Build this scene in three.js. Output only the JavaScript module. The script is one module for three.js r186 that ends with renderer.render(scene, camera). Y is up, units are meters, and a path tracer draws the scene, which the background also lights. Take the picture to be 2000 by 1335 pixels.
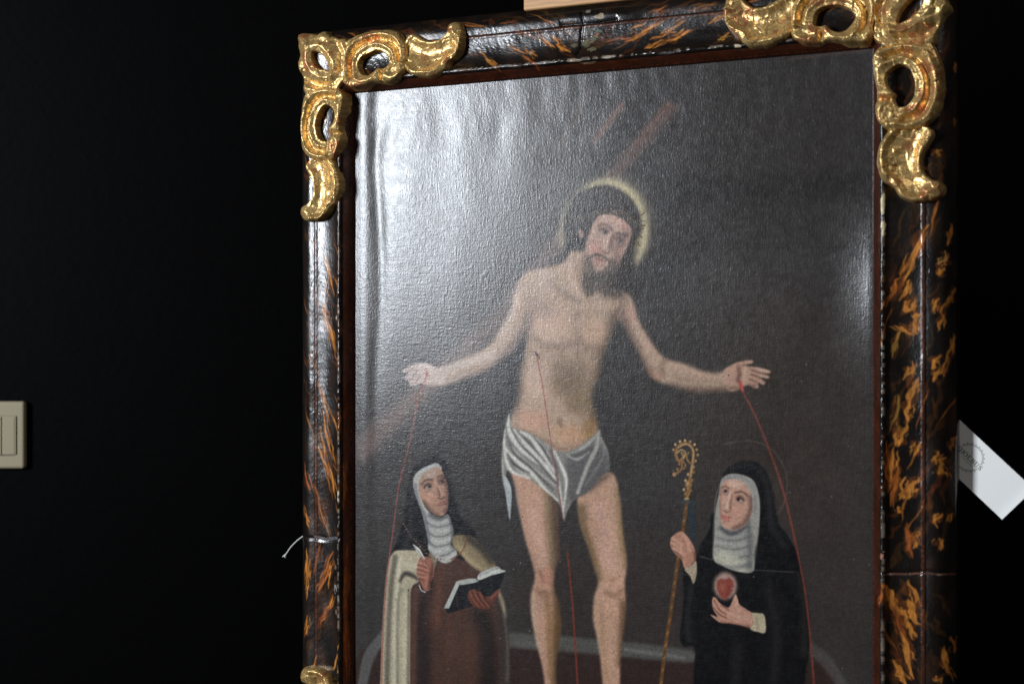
import * as THREE from 'three';
import { RoundedBoxGeometry } from 'three/addons/geometries/RoundedBoxGeometry.js';
import { RectAreaLightUniformsLib } from 'three/addons/lights/RectAreaLightUniformsLib.js';

// ---------------------------------------------------------------- camera, light, exposure
// The canvas plane is z = 0, x to the right, y up (origin shifted up by EYE); the camera looks at it from the right.
const EYE = 1.45, DIST = 1.5, YAW = Math.atan(0.469), FPX = 2778;
const sinY = Math.sin(YAW), cosY = Math.cos(YAW);
const scene = new THREE.Scene();
const camera = new THREE.PerspectiveCamera(2 * Math.atan(667.5 / FPX) * 180 / Math.PI, 1024 / 683, 0.05, 50);
camera.position.set(DIST * sinY, EYE, DIST * cosY);
camera.lookAt(0, EYE, 0);
camera.focus = 1.5;
camera.userData.fStop = 5;
const renderer = new THREE.WebGLRenderer({ antialias: true });
renderer.setSize(1024, 683);
renderer.toneMapping = THREE.LinearToneMapping;
renderer.toneMappingExposure = 1.15;
renderer.shadowMap.enabled = true;
scene.background = new THREE.Color(0.010, 0.011, 0.013);
RectAreaLightUniformsLib.init();
// daylight from a tall window to the left of the easel, behind the photographer's shoulder
function areaLight(name, color, intensity, w, h, pos, at) {
  const l = new THREE.RectAreaLight(color, intensity, w, h);
  l.name = name; l.position.set(...pos); l.lookAt(...at); scene.add(l); return l;
}
areaLight('window_daylight', new THREE.Color(0.91, 0.97, 1.05), 62, 0.5, 0.95, [-1.78, EYE + 0.58, 2.60], [0, EYE, 0]);
areaLight('room_daylight', new THREE.Color(1, 0.96, 0.9), 2.2, 1.6, 1.2, [2.6, EYE + 1.8, 1.8], [0.1, EYE, 0]);

// ---------------------------------------------------------------- helpers
let seed = 7;
const rnd = () => { seed = (seed + 0x6d2b79f5) | 0; let t = Math.imul(seed ^ (seed >>> 15), 1 | seed); t = (t + Math.imul(t ^ (t >>> 7), 61 | t)) ^ t; return ((t ^ (t >>> 14)) >>> 0) / 4294967296; };
const clamp = (x, a = 0, b = 1) => Math.min(b, Math.max(a, x)), lerp = (a, b, t) => a + (b - a) * t;
const smooth = (a, b, x) => { const t = clamp((x - a) / (b - a)); return t * t * (3 - 2 * t); };
const hash = (x, y) => { let h = Math.imul(x | 0, 374761393) + Math.imul(y | 0, 668265263) | 0; h = Math.imul(h ^ (h >>> 13), 1274126177); return ((h ^ (h >>> 16)) >>> 0) / 4294967296; };
const noise = (x, y) => {
  const ix = Math.floor(x), iy = Math.floor(y), fx = x - ix, fy = y - iy, sx = fx * fx * (3 - 2 * fx), sy = fy * fy * (3 - 2 * fy);
  return lerp(lerp(hash(ix, iy), hash(ix + 1, iy), sx), lerp(hash(ix, iy + 1), hash(ix + 1, iy + 1), sx), sy);
};
const fbm = (x, y, o = 4) => { let s = 0, a = 0.5; for (let i = 0; i < o; i++) { s += a * noise(x + i * 17.3, y - i * 9.1); x *= 2.03; y *= 2.03; a *= 0.5; } return s / (1 - Math.pow(0.5, o)); };
const segDist = (x, y, a, b) => { const dx = b[0] - a[0], dy = b[1] - a[1], t = clamp(((x - a[0]) * dx + (y - a[1]) * dy) / (dx * dx + dy * dy + 1e-9)); return Math.hypot(x - a[0] - dx * t, y - a[1] - dy * t); };
const polyDist = (x, y, pts) => { let d = 1e9; for (let i = 1; i < pts.length; i++) d = Math.min(d, segDist(x, y, pts[i - 1], pts[i])); return d; };
const newCanvas = (w, h) => { const c = document.createElement('canvas'); c.width = w; c.height = h; return c; };
const rgba = (c, a = 1) => `rgba(${c.map((v) => Math.round(v)).join()},${a})`;
function canvasTexture(c, srgb = true) { const t = new THREE.CanvasTexture(c); if (srgb) t.colorSpace = THREE.SRGBColorSpace; t.wrapS = t.wrapT = THREE.RepeatWrapping; t.magFilter = THREE.LinearFilter; return t; }
function greyTexture(w, h, f) {   // DataTexture, f(x, y) in 0..1, row 0 at v = 0
  const d = new Uint8Array(w * h * 4);
  for (let y = 0, i = 0; y < h; y++) for (let x = 0; x < w; x++, i += 4) { d[i] = d[i + 1] = d[i + 2] = clamp(f(x, y)) * 255; d[i + 3] = 255; }
  const t = new THREE.DataTexture(d, w, h); t.wrapS = t.wrapT = THREE.RepeatWrapping; t.magFilter = THREE.LinearFilter; t.needsUpdate = true; return t;
}
function tag(o, label, category, extra = {}) { o.userData = { ...(label ? { label } : {}), ...(category ? { category } : {}), ...extra }; return o; }
function mesh(name, geometry, material, parent) { const m = new THREE.Mesh(geometry, material); m.name = name; m.castShadow = m.receiveShadow = true; parent.add(m); return m; }
function gridGeometry(nu, nv, f, flip = false, skip) {   // f(i, j) -> [x, y, z, u, v]
  const p = [], uv = [], ix = [];
  for (let j = 0; j <= nv; j++) for (let i = 0; i <= nu; i++) { const q = f(i, j); p.push(q[0], q[1], q[2]); uv.push(q[3], q[4]); }
  for (let j = 0; j < nv; j++) for (let i = 0; i < nu; i++) {
    const a = j * (nu + 1) + i, b = a + 1, c = a + nu + 1, d = c + 1;
    if (skip && skip(a, b, c, d)) continue;
    flip ? ix.push(a, c, b, b, c, d) : ix.push(a, b, c, b, d, c);
  }
  const g = new THREE.BufferGeometry();
  g.setAttribute('position', new THREE.Float32BufferAttribute(p, 3));
  g.setAttribute('uv', new THREE.Float32BufferAttribute(uv, 2));
  g.setIndex(ix); g.computeVertexNormals();
  return g;
}
// Measuring: where a point noted on the photograph lies on a plane of the painting (metres), used to lay out paint.
const CX = DIST * sinY, CZ = DIST * cosY;
const rayOf = (px, py) => { const x = (px - 1000) / FPX, y = (667.5 - py) / FPX; return [x * cosY - sinY, y, -x * sinY - cosY]; };
const onPlane = (px, py, w = 0) => { const d = rayOf(px, py), t = (w - CZ) / d[2]; return [CX + t * d[0], t * d[1]]; };

// ---------------------------------------------------------------- sizes of the picture (metres, v measured from eye height)
const UL = -0.193, UR = 0.3757, VT = 0.276, VB = -0.505, FW = 0.0755;
const CW = UR - UL, CH = VT - VB;
const TW = 1492, TH = 2048;

// ================================================================ the painting
const pc = newCanvas(TW, TH), pg = pc.getContext('2d');
const KX = TW / CW, KY = TH / CH;
const P = (x, y) => { const [u, v] = onPlane(x, y); return [(u - UL) * KX, (VT - v) * KY]; };
const S = 1.42;   // texture pixels per photograph pixel
function pathOf(g, pts, closed = true, sharp = false) {
  const q = pts.map(([x, y]) => P(x, y)), n = q.length;
  g.beginPath(); g.moveTo(...q[0]);
  if (sharp) { for (let i = 1; i < n; i++) g.lineTo(...q[i]); if (closed) g.closePath(); return; }
  const at = (i) => closed ? q[(i + n) % n] : q[clamp(i, 0, n - 1)];
  for (let i = 0; i < (closed ? n : n - 1); i++) {
    const a = at(i - 1), b = at(i), c = at(i + 1), d = at(i + 2);
    g.bezierCurveTo(b[0] + (c[0] - a[0]) / 6, b[1] + (c[1] - a[1]) / 6, c[0] - (d[0] - b[0]) / 6, c[1] - (d[1] - b[1]) / 6, c[0], c[1]);
  }
  if (closed) g.closePath();
}
// drawing with a soft edge: on a scratch sheet no larger than the mark
function soft(g, bounds, blur, draw) {
  if (!blur) { draw(g); return; }
  const m = Math.ceil(blur * 3 + 2), x = Math.floor(bounds[0] - m), y = Math.floor(bounds[1] - m), w = Math.ceil(bounds[2] + m) - x, h = Math.ceil(bounds[3] + m) - y;
  const raw = newCanvas(w, h), a = raw.getContext('2d'); a.translate(-x, -y); draw(a);
  const c = newCanvas(w, h), b = c.getContext('2d'); b.filter = `blur(${blur.toFixed(2)}px)`; b.drawImage(raw, 0, 0);
  g.drawImage(c, x, y);
}
const boundsOf = (q, w = 0) => [Math.min(...q.map((p) => p[0])) - w, Math.min(...q.map((p) => p[1])) - w, Math.max(...q.map((p) => p[0])) + w, Math.max(...q.map((p) => p[1])) + w];
let modelling = false;
function fill(g, pts, color, { a = 1, blur = 0, sharp = false } = {}) {
  if (modelling) { a = Math.min(1, a * 1.55); blur *= 0.7; }
  soft(g, boundsOf(pts.map(([x, y]) => P(x, y)), 12), blur * S, (k) => { k.fillStyle = rgba(color, a); pathOf(k, pts, true, sharp); k.fill(); });
}
function line(g, pts, width, color, { a = 1, blur = 0, cap = 'round' } = {}) {
  if (modelling) { a = Math.min(1, a * 1.55); blur *= 0.75; }
  soft(g, boundsOf(pts.map(([x, y]) => P(x, y)), width * S + 12), blur * S, (k) => { k.strokeStyle = rgba(color, a); k.lineWidth = width * S; k.lineCap = cap; k.lineJoin = 'round'; pathOf(k, pts, false); k.stroke(); });
}
// a brushed stroke that swells from w0 through w1 to w2
function brush(g, pts, w0, w1, w2, color, { a = 1, blur = 0.4 } = {}) {
  const cv = new THREE.CatmullRomCurve3(pts.map(([x, y]) => new THREE.Vector3(x, y, 0))), n = 14, L = [], R = [];
  for (let i = 0; i <= n; i++) {
    const t = i / n, p = cv.getPoint(t), d = cv.getTangent(t), w = (t < 0.5 ? lerp(w0, w1, t * 2) : lerp(w1, w2, t * 2 - 1)) / 2;
    L.push([p.x - d.y * w, p.y + d.x * w]); R.unshift([p.x + d.y * w, p.y - d.x * w]);
  }
  fill(g, [...L, ...R], color, { a, blur });
}
function oval(g, x, y, rx, ry, turn, color, o = {}) {
  const pts = []; for (let k = 0; k < 10; k++) { const t = k / 10 * 2 * Math.PI, c = Math.cos(turn), s = Math.sin(turn), ex = rx * Math.cos(t), ey = ry * Math.sin(t); pts.push([x + ex * c - ey * s, y + ex * s + ey * c]); }
  fill(g, pts, color, o);
}
// a form: its silhouette in a base colour, modelled inside by shade(), then laid down with a soft edge
function form(outline, color, edge, shade, { sharp = false } = {}) {
  const B = boundsOf(outline.map(([x, y]) => P(x, y)), 12), x = Math.floor(B[0]), y = Math.floor(B[1]), c = newCanvas(Math.ceil(B[2]) - x, Math.ceil(B[3]) - y), g = c.getContext('2d');
  g.translate(-x, -y);
  fill(g, outline, color, { sharp });
  g.globalCompositeOperation = 'source-atop';
  if (shade) { modelling = true; shade(g); modelling = false; }
  soft(pg, [x, y, x + c.width, y + c.height], edge * S, (k) => k.drawImage(c, x, y));
}

// ground of the picture
pg.fillStyle = rgba([58, 54, 52]); pg.fillRect(0, 0, TW, TH);
for (const [x, y, rx, ry, c, a] of [[850, 350, 260, 330, [70, 66, 64], 0.5], [1500, 250, 250, 180, [47, 41, 38], 0.7], [1500, 800, 190, 260, [60, 46, 38], 0.6], [1230, 1160, 260, 130, [58, 46, 42], 0.7], [850, 800, 180, 120, [66, 62, 60], 0.5], [1620, 1100, 90, 260, [66, 54, 48], 0.6], [1100, 700, 300, 260, [50, 44, 42], 0.5]])
  oval(pg, x, y, rx, ry, 0, c, { a, blur: 60 });
fill(pg, [[1330, 345], [1700, 335], [1702, 395], [1330, 402]], [36, 31, 29], { a: 0.62, blur: 7, sharp: true });
fill(pg, [[1290, 400], [1700, 400], [1700, 484], [1290, 486]], [49, 42, 40], { a: 0.5, blur: 6, sharp: true });
line(pg, [[1280, 487], [1450, 485], [1700, 481]], 2, [30, 26, 24], { a: 0.45, blur: 0.8 });
line(pg, [[930, 376], [1060, 374]], 2, [28, 26, 26], { a: 0.5, blur: 0.8 });
// the beam behind the figure and a fainter one beside it
fill(pg, [[1302, 196], [1330, 207], [1214, 345], [1180, 338]], [124, 94, 82], { a: 0.6, blur: 5, sharp: true });
fill(pg, [[1180, 338], [1214, 345], [1010, 596], [980, 580]], [118, 90, 80], { a: 0.65, blur: 6, sharp: true });
fill(pg, [[1000, 570], [1010, 610], [700, 912], [692, 860]], [132, 108, 97], { a: 0.7, blur: 9, sharp: true });
line(pg, [[1308, 202], [1240, 283]], 6, [158, 108, 90], { a: 0.5, blur: 3 });
line(pg, [[1215, 205], [1160, 275]], 12, [150, 110, 95], { a: 0.75, blur: 4 });
line(pg, [[1150, 180], [1090, 290]], 10, [124, 98, 88], { a: 0.55, blur: 5 });
// low wall behind the figures and the ground below it
fill(pg, [[690, 1330], [740, 1262], [1000, 1258], [1330, 1286], [1600, 1290], [1640, 1335], [1720, 1400], [1730, 1700], [650, 1700]], [55, 39, 34], { blur: 4, a: 0.9 });
fill(pg, [[990, 1236], [1160, 1248], [1345, 1270], [1345, 1293], [1160, 1277], [990, 1262]], [96, 94, 89], { blur: 2.5, a: 0.85 });
line(pg, [[1220, 1268], [1335, 1284]], 7, [128, 126, 122], { a: 0.6, blur: 2 });
line(pg, [[1005, 1255], [1080, 1262]], 5, [112, 110, 104], { a: 0.5, blur: 2 });
brush(pg, [[752, 1236], [722, 1280], [706, 1345]], 18, 22, 18, [98, 97, 94], { a: 0.9, blur: 2 });
brush(pg, [[1580, 1262], [1615, 1292], [1650, 1345]], 22, 24, 20, [84, 78, 74], { a: 0.85, blur: 2.5 });

// glow round the head
oval(pg, 1186, 440, 86, 92, 0.1, [126, 118, 100], { a: 0.8, blur: 13 });
oval(pg, 1188, 434, 72, 80, 0.15, [216, 196, 146], { a: 0.85, blur: 10 });
brush(pg, [[1104, 470], [1108, 424], [1138, 380], [1190, 358], [1236, 386], [1256, 440]], 8, 15, 11, [246, 228, 178], { a: 0.9, blur: 6 });
brush(pg, [[1098, 500], [1098, 446], [1114, 398]], 7, 11, 8, [240, 226, 186], { a: 0.6, blur: 7 });
brush(pg, [[1260, 440], [1256, 480], [1240, 515]], 9, 13, 7, [244, 226, 180], { a: 0.85, blur: 5 });

const SKIN = [194, 163, 138];
// hair behind the neck
form([[1110, 402], [1130, 376], [1186, 362], [1228, 384], [1248, 418], [1250, 450], [1240, 480], [1236, 540], [1246, 600], [1220, 590], [1180, 560], [1130, 500], [1098, 530], [1088, 520], [1104, 480], [1099, 440]], [44, 36, 32], 5);

// ---- legs
form([[996, 900], [1003, 945], [1010, 990], [1024, 1052], [1040, 1108], [1043, 1131], [1035, 1166], [1037, 1206], [1046, 1253], [1062, 1325], [1064, 1420], [1052, 1470], [1090, 1480], [1092, 1400], [1085, 1312], [1091, 1259], [1095, 1219], [1091, 1179], [1081, 1148], [1083, 1118], [1091, 1085], [1090, 1030], [1085, 960], [1060, 900]], [203, 158, 132], 2.2, (g) => {
  brush(g, [[1076, 930], [1083, 1000], [1088, 1060], [1087, 1110], [1082, 1140]], 26, 30, 12, [98, 74, 58], { a: 0.75, blur: 9 });
  line(g, [[1066, 950], [1072, 1040], [1076, 1100]], 8, [152, 134, 92], { a: 0.55, blur: 6 });
  brush(g, [[1084, 1140], [1093, 1200], [1090, 1270], [1084, 1340]], 12, 32, 16, [104, 78, 50], { a: 0.8, blur: 7 });
  brush(g, [[1066, 1160], [1072, 1220], [1072, 1320]], 6, 14, 8, [160, 120, 84], { a: 0.6, blur: 5 });
  line(g, [[1003, 950], [1018, 1040], [1036, 1110]], 6, [178, 150, 138], { a: 0.7, blur: 4 });
  line(g, [[1040, 1160], [1042, 1220], [1052, 1275]], 7, [206, 176, 148], { a: 0.7, blur: 3 });
  line(g, [[1040, 1000], [1052, 1060], [1058, 1100]], 18, [224, 178, 154], { a: 0.6, blur: 8 });
  oval(g, 1064, 1128, 14, 20, 0.1, [205, 146, 120], { a: 0.7, blur: 6 });
  line(g, [[1052, 1112], [1058, 1135]], 4, [160, 120, 98], { a: 0.6, blur: 2 });
  line(g, [[1053, 1158], [1062, 1155], [1068, 1159]], 2.2, [110, 70, 55], { a: 0.7, blur: 1 });
  line(g, [[1046, 1150], [1060, 1164], [1076, 1158]], 6, [150, 108, 84], { a: 0.5, blur: 4 });
});
form([[1128, 960], [1130, 1020], [1146, 1067], [1159, 1110], [1167, 1139], [1159, 1166], [1157, 1209], [1165, 1248], [1173, 1300], [1180, 1400], [1172, 1480], [1216, 1490], [1214, 1400], [1210, 1325], [1213, 1262], [1219, 1219], [1221, 1179], [1219, 1139], [1223, 1096], [1215, 1033], [1210, 975], [1196, 925], [1160, 930]], [206, 162, 134], 2.2, (g) => {
  brush(g, [[1204, 950], [1212, 1010], [1217, 1070], [1222, 1110]], 8, 15, 10, [140, 114, 74], { a: 0.5, blur: 6 });
  brush(g, [[1132, 985], [1138, 1030], [1155, 1085], [1168, 1135]], 18, 17, 14, [136, 108, 76], { a: 0.65, blur: 6 });
  brush(g, [[1130, 960], [1150, 950], [1190, 925]], 14, 14, 6, [92, 72, 58], { a: 0.75, blur: 7 });
  line(g, [[1172, 990], [1182, 1060], [1192, 1105]], 26, [218, 172, 150], { a: 0.6, blur: 9 });
  oval(g, 1198, 1138, 15, 18, 0, [206, 160, 132], { a: 0.8, blur: 6 });
  line(g, [[1186, 1128], [1196, 1133], [1210, 1128]], 3, [152, 112, 90], { a: 0.6, blur: 2 });
  line(g, [[1182, 1158], [1200, 1164], [1214, 1152]], 7, [146, 108, 84], { a: 0.65, blur: 4 });
  brush(g, [[1214, 1170], [1220, 1220], [1212, 1300]], 10, 24, 14, [118, 86, 62], { a: 0.75, blur: 6 });
  line(g, [[1164, 1170], [1163, 1215], [1172, 1270]], 6, [204, 168, 136], { a: 0.7, blur: 3 });
  line(g, [[1172, 1180], [1176, 1240], [1184, 1330]], 5, [160, 122, 92], { a: 0.4, blur: 4 });
});

// ---- torso with both arms
form([
  [1117, 490], [1100, 511], [1060, 523], [1030, 530], [1012, 548], [1002, 575], [996, 604], [978, 634], [962, 664], [938, 684], [914, 695], [878, 710], [858, 719], [850, 745], [872, 750], [912, 738], [950, 723], [978, 702], [1000, 686], [1016, 660],
  [1026, 650], [1021, 690], [1013, 724], [1011, 752], [1008, 781], [997, 812], [1000, 850], [1080, 900], [1140, 890], [1164, 850], [1165, 816], [1157, 789], [1156, 765], [1169, 736], [1174, 708], [1188, 668], [1203, 628],
  [1214, 632], [1238, 676], [1254, 706], [1264, 728], [1280, 743], [1317, 756], [1356, 766], [1395, 765], [1440, 760], [1448, 735], [1430, 716], [1416, 724], [1395, 728], [1366, 722], [1336, 710], [1302, 701], [1292, 694], [1278, 678], [1260, 650], [1244, 620], [1239, 596], [1228, 575], [1200, 562], [1180, 545], [1160, 500],
], SKIN, 3.2, (g) => {
  // right side of the body turns into shadow
  brush(g, [[1204, 612], [1186, 668], [1172, 720], [1156, 775], [1166, 830]], 26, 24, 26, [108, 86, 66], { a: 0.7, blur: 9 });
  brush(g, [[1206, 600], [1222, 640], [1246, 690], [1270, 735]], 24, 16, 14, [120, 92, 76], { a: 0.7, blur: 8 });
  brush(g, [[1034, 610], [1024, 650], [1014, 720], [1008, 790]], 22, 15, 12, [128, 108, 94], { a: 0.65, blur: 8 });
  line(g, [[1010, 560], [1000, 610], [980, 650]], 13, [214, 188, 170], { a: 0.6, blur: 7 });
  brush(g, [[1022, 640], [1000, 676], [960, 716], [900, 742]], 14, 16, 10, [132, 108, 96], { a: 0.65, blur: 7 });
  // neck, collar bones
  brush(g, [[1148, 560], [1142, 540], [1136, 500]], 24, 14, 8, [140, 112, 90], { a: 0.6, blur: 6 });
  oval(g, 1196, 572, 26, 12, 0.2, [86, 68, 56], { a: 0.7, blur: 7 });
  line(g, [[1066, 542], [1086, 562], [1112, 580], [1134, 586]], 8, [140, 116, 100], { a: 0.55, blur: 5 });
  line(g, [[1150, 588], [1190, 584], [1226, 586]], 5, [148, 118, 98], { a: 0.6, blur: 4 });
  line(g, [[1112, 530], [1126, 560], [1136, 580]], 9, [214, 178, 154], { a: 0.6, blur: 5 });
  line(g, [[1060, 535], [1070, 560]], 18, [206, 174, 156], { a: 0.5, blur: 8 });
  brush(g, [[1120, 494], [1124, 524], [1130, 556]], 5, 9, 4, [158, 128, 108], { a: 0.5, blur: 4 });
  line(g, [[1010, 560], [1030, 590], [1034, 612]], 5, [150, 122, 104], { a: 0.45, blur: 5 });
  line(g, [[1216, 590], [1212, 612], [1204, 632]], 5, [140, 110, 92], { a: 0.5, blur: 5 });
  // chest and ribs
  oval(g, 1078, 630, 34, 34, 0, [210, 172, 148], { a: 0.6, blur: 13 });
  oval(g, 1158, 648, 24, 26, 0, [208, 168, 138], { a: 0.6, blur: 11 });
  line(g, [[1040, 660], [1070, 676], [1110, 674], [1132, 660]], 8, [142, 114, 98], { a: 0.55, blur: 5 });
  line(g, [[1134, 668], [1160, 684], [1180, 674]], 7, [138, 108, 86], { a: 0.55, blur: 5 });
  line(g, [[1124, 604], [1128, 650], [1126, 700]], 7, [150, 120, 102], { a: 0.55, blur: 5 });
  oval(g, 1054, 600, 30, 16, 0.5, [156, 130, 114], { a: 0.45, blur: 10 });
  line(g, [[1080, 712], [1124, 706], [1150, 716]], 7, [148, 118, 98], { a: 0.35, blur: 6 });
  oval(g, 1112, 742, 40, 34, 0, [128, 104, 82], { a: 0.6, blur: 16 });
  oval(g, 1130, 785, 26, 28, 0, [138, 112, 84], { a: 0.55, blur: 13 });
  oval(g, 1046, 742, 22, 40, 0.1, [206, 172, 150], { a: 0.5, blur: 12 });
  oval(g, 1040, 820, 32, 18, 0.2, [212, 162, 134], { a: 0.7, blur: 9 });
  oval(g, 1112, 848, 36, 18, 0.1, [206, 160, 124], { a: 0.65, blur: 9 });
  oval(g, 1150, 838, 14, 20, 0, [160, 120, 72], { a: 0.6, blur: 7 });
  line(g, [[1092, 818], [1092, 826], [1096, 832]], 4, [92, 66, 52], { a: 0.8, blur: 1.5 });
  line(g, [[1008, 838], [1060, 860], [1100, 878], [1150, 860]], 6, [142, 108, 84], { a: 0.6, blur: 4 });
  line(g, [[1100, 690], [1086, 716], [1074, 740]], 4, [150, 122, 104], { a: 0.5, blur: 4 }); line(g, [[1150, 690], [1160, 712], [1164, 736]], 4, [140, 112, 88], { a: 0.5, blur: 4 });
  for (const [x, y, l] of [[1036, 690, 30], [1034, 712, 28], [1034, 736, 24]]) line(g, [[x, y], [x + l, y + 9], [x + l + 12, y + 6]], 3, [152, 128, 114], { a: 0.4, blur: 3 });
  line(g, [[1112, 760], [1108, 800]], 5, [150, 122, 96], { a: 0.45, blur: 4 });
  brush(g, [[1016, 700], [1012, 760], [1004, 812]], 8, 10, 8, [120, 98, 84], { a: 0.45, blur: 5 });
  line(g, [[1128, 612], [1150, 606], [1186, 612]], 4, [150, 120, 100], { a: 0.35, blur: 4 });
  // forearms
  brush(g, [[1300, 752], [1360, 764], [1430, 758]], 10, 16, 10, [116, 90, 74], { a: 0.75, blur: 5 });
  line(g, [[1316, 738], [1360, 742], [1425, 744]], 4, [150, 118, 92], { a: 0.5, blur: 2 });
  oval(g, 1276, 737, 16, 10, 0.5, [186, 132, 110], { a: 0.5, blur: 7 });
  line(g, [[1305, 706], [1360, 728], [1420, 734]], 10, [212, 172, 146], { a: 0.6, blur: 6 });
  line(g, [[1298, 700], [1290, 720], [1296, 732]], 6, [142, 108, 88], { a: 0.6, blur: 4 });
  line(g, [[1232, 596], [1250, 636], [1282, 688]], 9, [206, 160, 136], { a: 0.6, blur: 6 });
  oval(g, 1230, 616, 8, 18, -0.5, [188, 146, 126], { a: 0.4, blur: 7 });
  line(g, [[868, 722], [920, 706], [960, 690]], 13, [214, 192, 176], { a: 0.7, blur: 5 });
  line(g, [[866, 742], [910, 735]], 7, [170, 148, 136], { a: 0.5, blur: 4 });
});
// ---- his left hand (right in the picture)
form([[1412, 726], [1426, 714], [1440, 707], [1466, 703], [1471, 708], [1456, 713], [1462, 715], [1480, 717], [1503, 723], [1504, 728], [1494, 730], [1503, 735], [1500, 739], [1486, 737], [1495, 747], [1490, 751], [1480, 747], [1482, 756], [1474, 758], [1460, 752], [1440, 761], [1420, 760]], [196, 154, 130], 1.2, (g) => {
  line(g, [[1442, 716], [1444, 730], [1440, 744]], 7, [122, 84, 68], { a: 0.7, blur: 3 });
  line(g, [[1454, 722], [1456, 738]], 8, [212, 172, 144], { a: 0.7, blur: 3 });
  line(g, [[1466, 722], [1484, 728], [1496, 730]], 2.2, [96, 66, 54], { a: 0.8, blur: 0.8 });
  line(g, [[1466, 731], [1482, 736], [1492, 741]], 2.2, [96, 66, 54], { a: 0.8, blur: 0.8 });
  line(g, [[1464, 740], [1478, 746]], 2.2, [96, 66, 54], { a: 0.8, blur: 0.8 });
  line(g, [[1450, 713], [1462, 712]], 2, [110, 76, 60], { a: 0.8, blur: 0.8 });
  line(g, [[1476, 719], [1500, 725]], 3.5, [222, 182, 156], { a: 0.8, blur: 1 });
  line(g, [[1482, 732], [1499, 736]], 3, [218, 178, 154], { a: 0.7, blur: 1 });
  line(g, [[1424, 758], [1450, 757], [1474, 752]], 6, [130, 98, 82], { a: 0.6, blur: 3 });
});
// ---- his right hand (left in the picture)
form([[866, 716], [852, 718], [836, 710], [820, 708], [806, 711], [792, 718], [784, 724], [788, 728], [798, 726], [790, 735], [789, 742], [796, 742], [798, 750], [808, 755], [820, 748], [838, 754], [856, 753], [868, 748]], [196, 172, 158], 1.4, (g) => {
  line(g, [[806, 720], [798, 727], [792, 738]], 2.5, [126, 110, 104], { a: 0.8, blur: 1 });
  line(g, [[816, 722], [806, 734], [799, 746]], 2.5, [126, 110, 104], { a: 0.8, blur: 1 });
  line(g, [[820, 734], [812, 744]], 2.5, [126, 110, 104], { a: 0.7, blur: 1 });
  line(g, [[830, 722], [834, 735]], 6, [158, 120, 112], { a: 0.7, blur: 2 });
  line(g, [[812, 714], [826, 714], [840, 720]], 5, [214, 194, 182], { a: 0.6, blur: 2 });
  line(g, [[830, 752], [852, 750]], 5, [154, 132, 122], { a: 0.6, blur: 2 });
});

// ---- head
form([[1165, 421], [1189, 416], [1214, 424], [1233, 444], [1233, 460], [1224, 482], [1216, 500], [1204, 530], [1184, 556], [1160, 548], [1146, 526], [1140, 504], [1141, 480], [1150, 452]], [198, 162, 142], 1.8, (g) => {
  brush(g, [[1228, 452], [1212, 474], [1206, 500], [1202, 530]], 18, 20, 14, [118, 90, 80], { a: 0.45, blur: 6 });
  oval(g, 1216, 437, 14, 7, 0.6, [204, 150, 132], { a: 0.45, blur: 3 });
  oval(g, 1160, 484, 12, 14, 0, [204, 152, 132], { a: 0.7, blur: 5 });
  oval(g, 1209, 490, 8, 8, 0, [182, 132, 116], { a: 0.4, blur: 4 });
  line(g, [[1146, 452], [1143, 480], [1142, 502]], 7, [150, 124, 110], { a: 0.6, blur: 4 });
  // beard
  fill(g, [[1140, 500], [1150, 500], [1156, 507], [1160, 522], [1166, 530], [1178, 526], [1186, 514], [1192, 504], [1204, 510], [1208, 540], [1186, 566], [1150, 556], [1136, 520]], [82, 66, 54], { a: 0.5, blur: 4.5 });
  brush(g, [[1151, 503], [1162, 497], [1174, 499], [1187, 508]], 3, 5.5, 3, [74, 58, 46], { a: 0.95, blur: 1.2 });
  oval(g, 1170, 507, 9, 3.6, 0.35, [182, 120, 108], { blur: 0.8 });
  line(g, [[1161, 505], [1170, 506], [1181, 510]], 1.6, [88, 52, 46], { a: 0.9, blur: 0.5 });
  oval(g, 1168, 517, 8, 5, 0.2, [176, 132, 112], { a: 0.85, blur: 2.5 });
  // nose
  brush(g, [[1199, 455], [1192, 474], [1190, 488]], 7, 9, 10, [116, 84, 74], { a: 0.7, blur: 3 });
  brush(g, [[1193, 452], [1186, 472], [1183, 486]], 5, 5, 6, [220, 184, 162], { a: 0.9, blur: 1.8 });
  line(g, [[1176, 490], [1182, 494], [1190, 492]], 2.4, [104, 66, 56], { a: 0.85, blur: 0.8 });
  line(g, [[1174, 484], [1173, 490]], 2, [150, 108, 92], { a: 0.6, blur: 1 });
  // eyes and brows
  oval(g, 1179, 450, 12, 6, 0.3, [132, 102, 90], { a: 0.8, blur: 2.5 });
  oval(g, 1209, 467, 10, 6, 0.5, [104, 78, 72], { a: 0.6, blur: 2.5 });
  oval(g, 1179, 453, 8, 3.4, 0.35, [186, 164, 150], { blur: 0.8 });
  oval(g, 1181, 453.5, 3.4, 3.4, 0, [44, 36, 36], { blur: 0.6 });
  line(g, [[1170, 449], [1178, 448], [1188, 455]], 1.8, [54, 40, 36], { a: 0.95, blur: 0.5 });
  oval(g, 1210, 471, 5.5, 2.8, 0.6, [160, 136, 126], { blur: 0.8 });
  oval(g, 1211, 471, 2.6, 2.8, 0, [34, 27, 27], { blur: 0.5 });
  line(g, [[1166, 442], [1177, 437], [1190, 443], [1196, 450]], 3, [104, 78, 68], { a: 0.85, blur: 1.2 });
  line(g, [[1203, 455], [1214, 457], [1224, 460]], 3.5, [74, 54, 50], { a: 0.85, blur: 1.2 });
  line(g, [[1178, 424], [1196, 426], [1212, 436]], 10, [212, 176, 156], { a: 0.6, blur: 4 });
});
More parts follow.
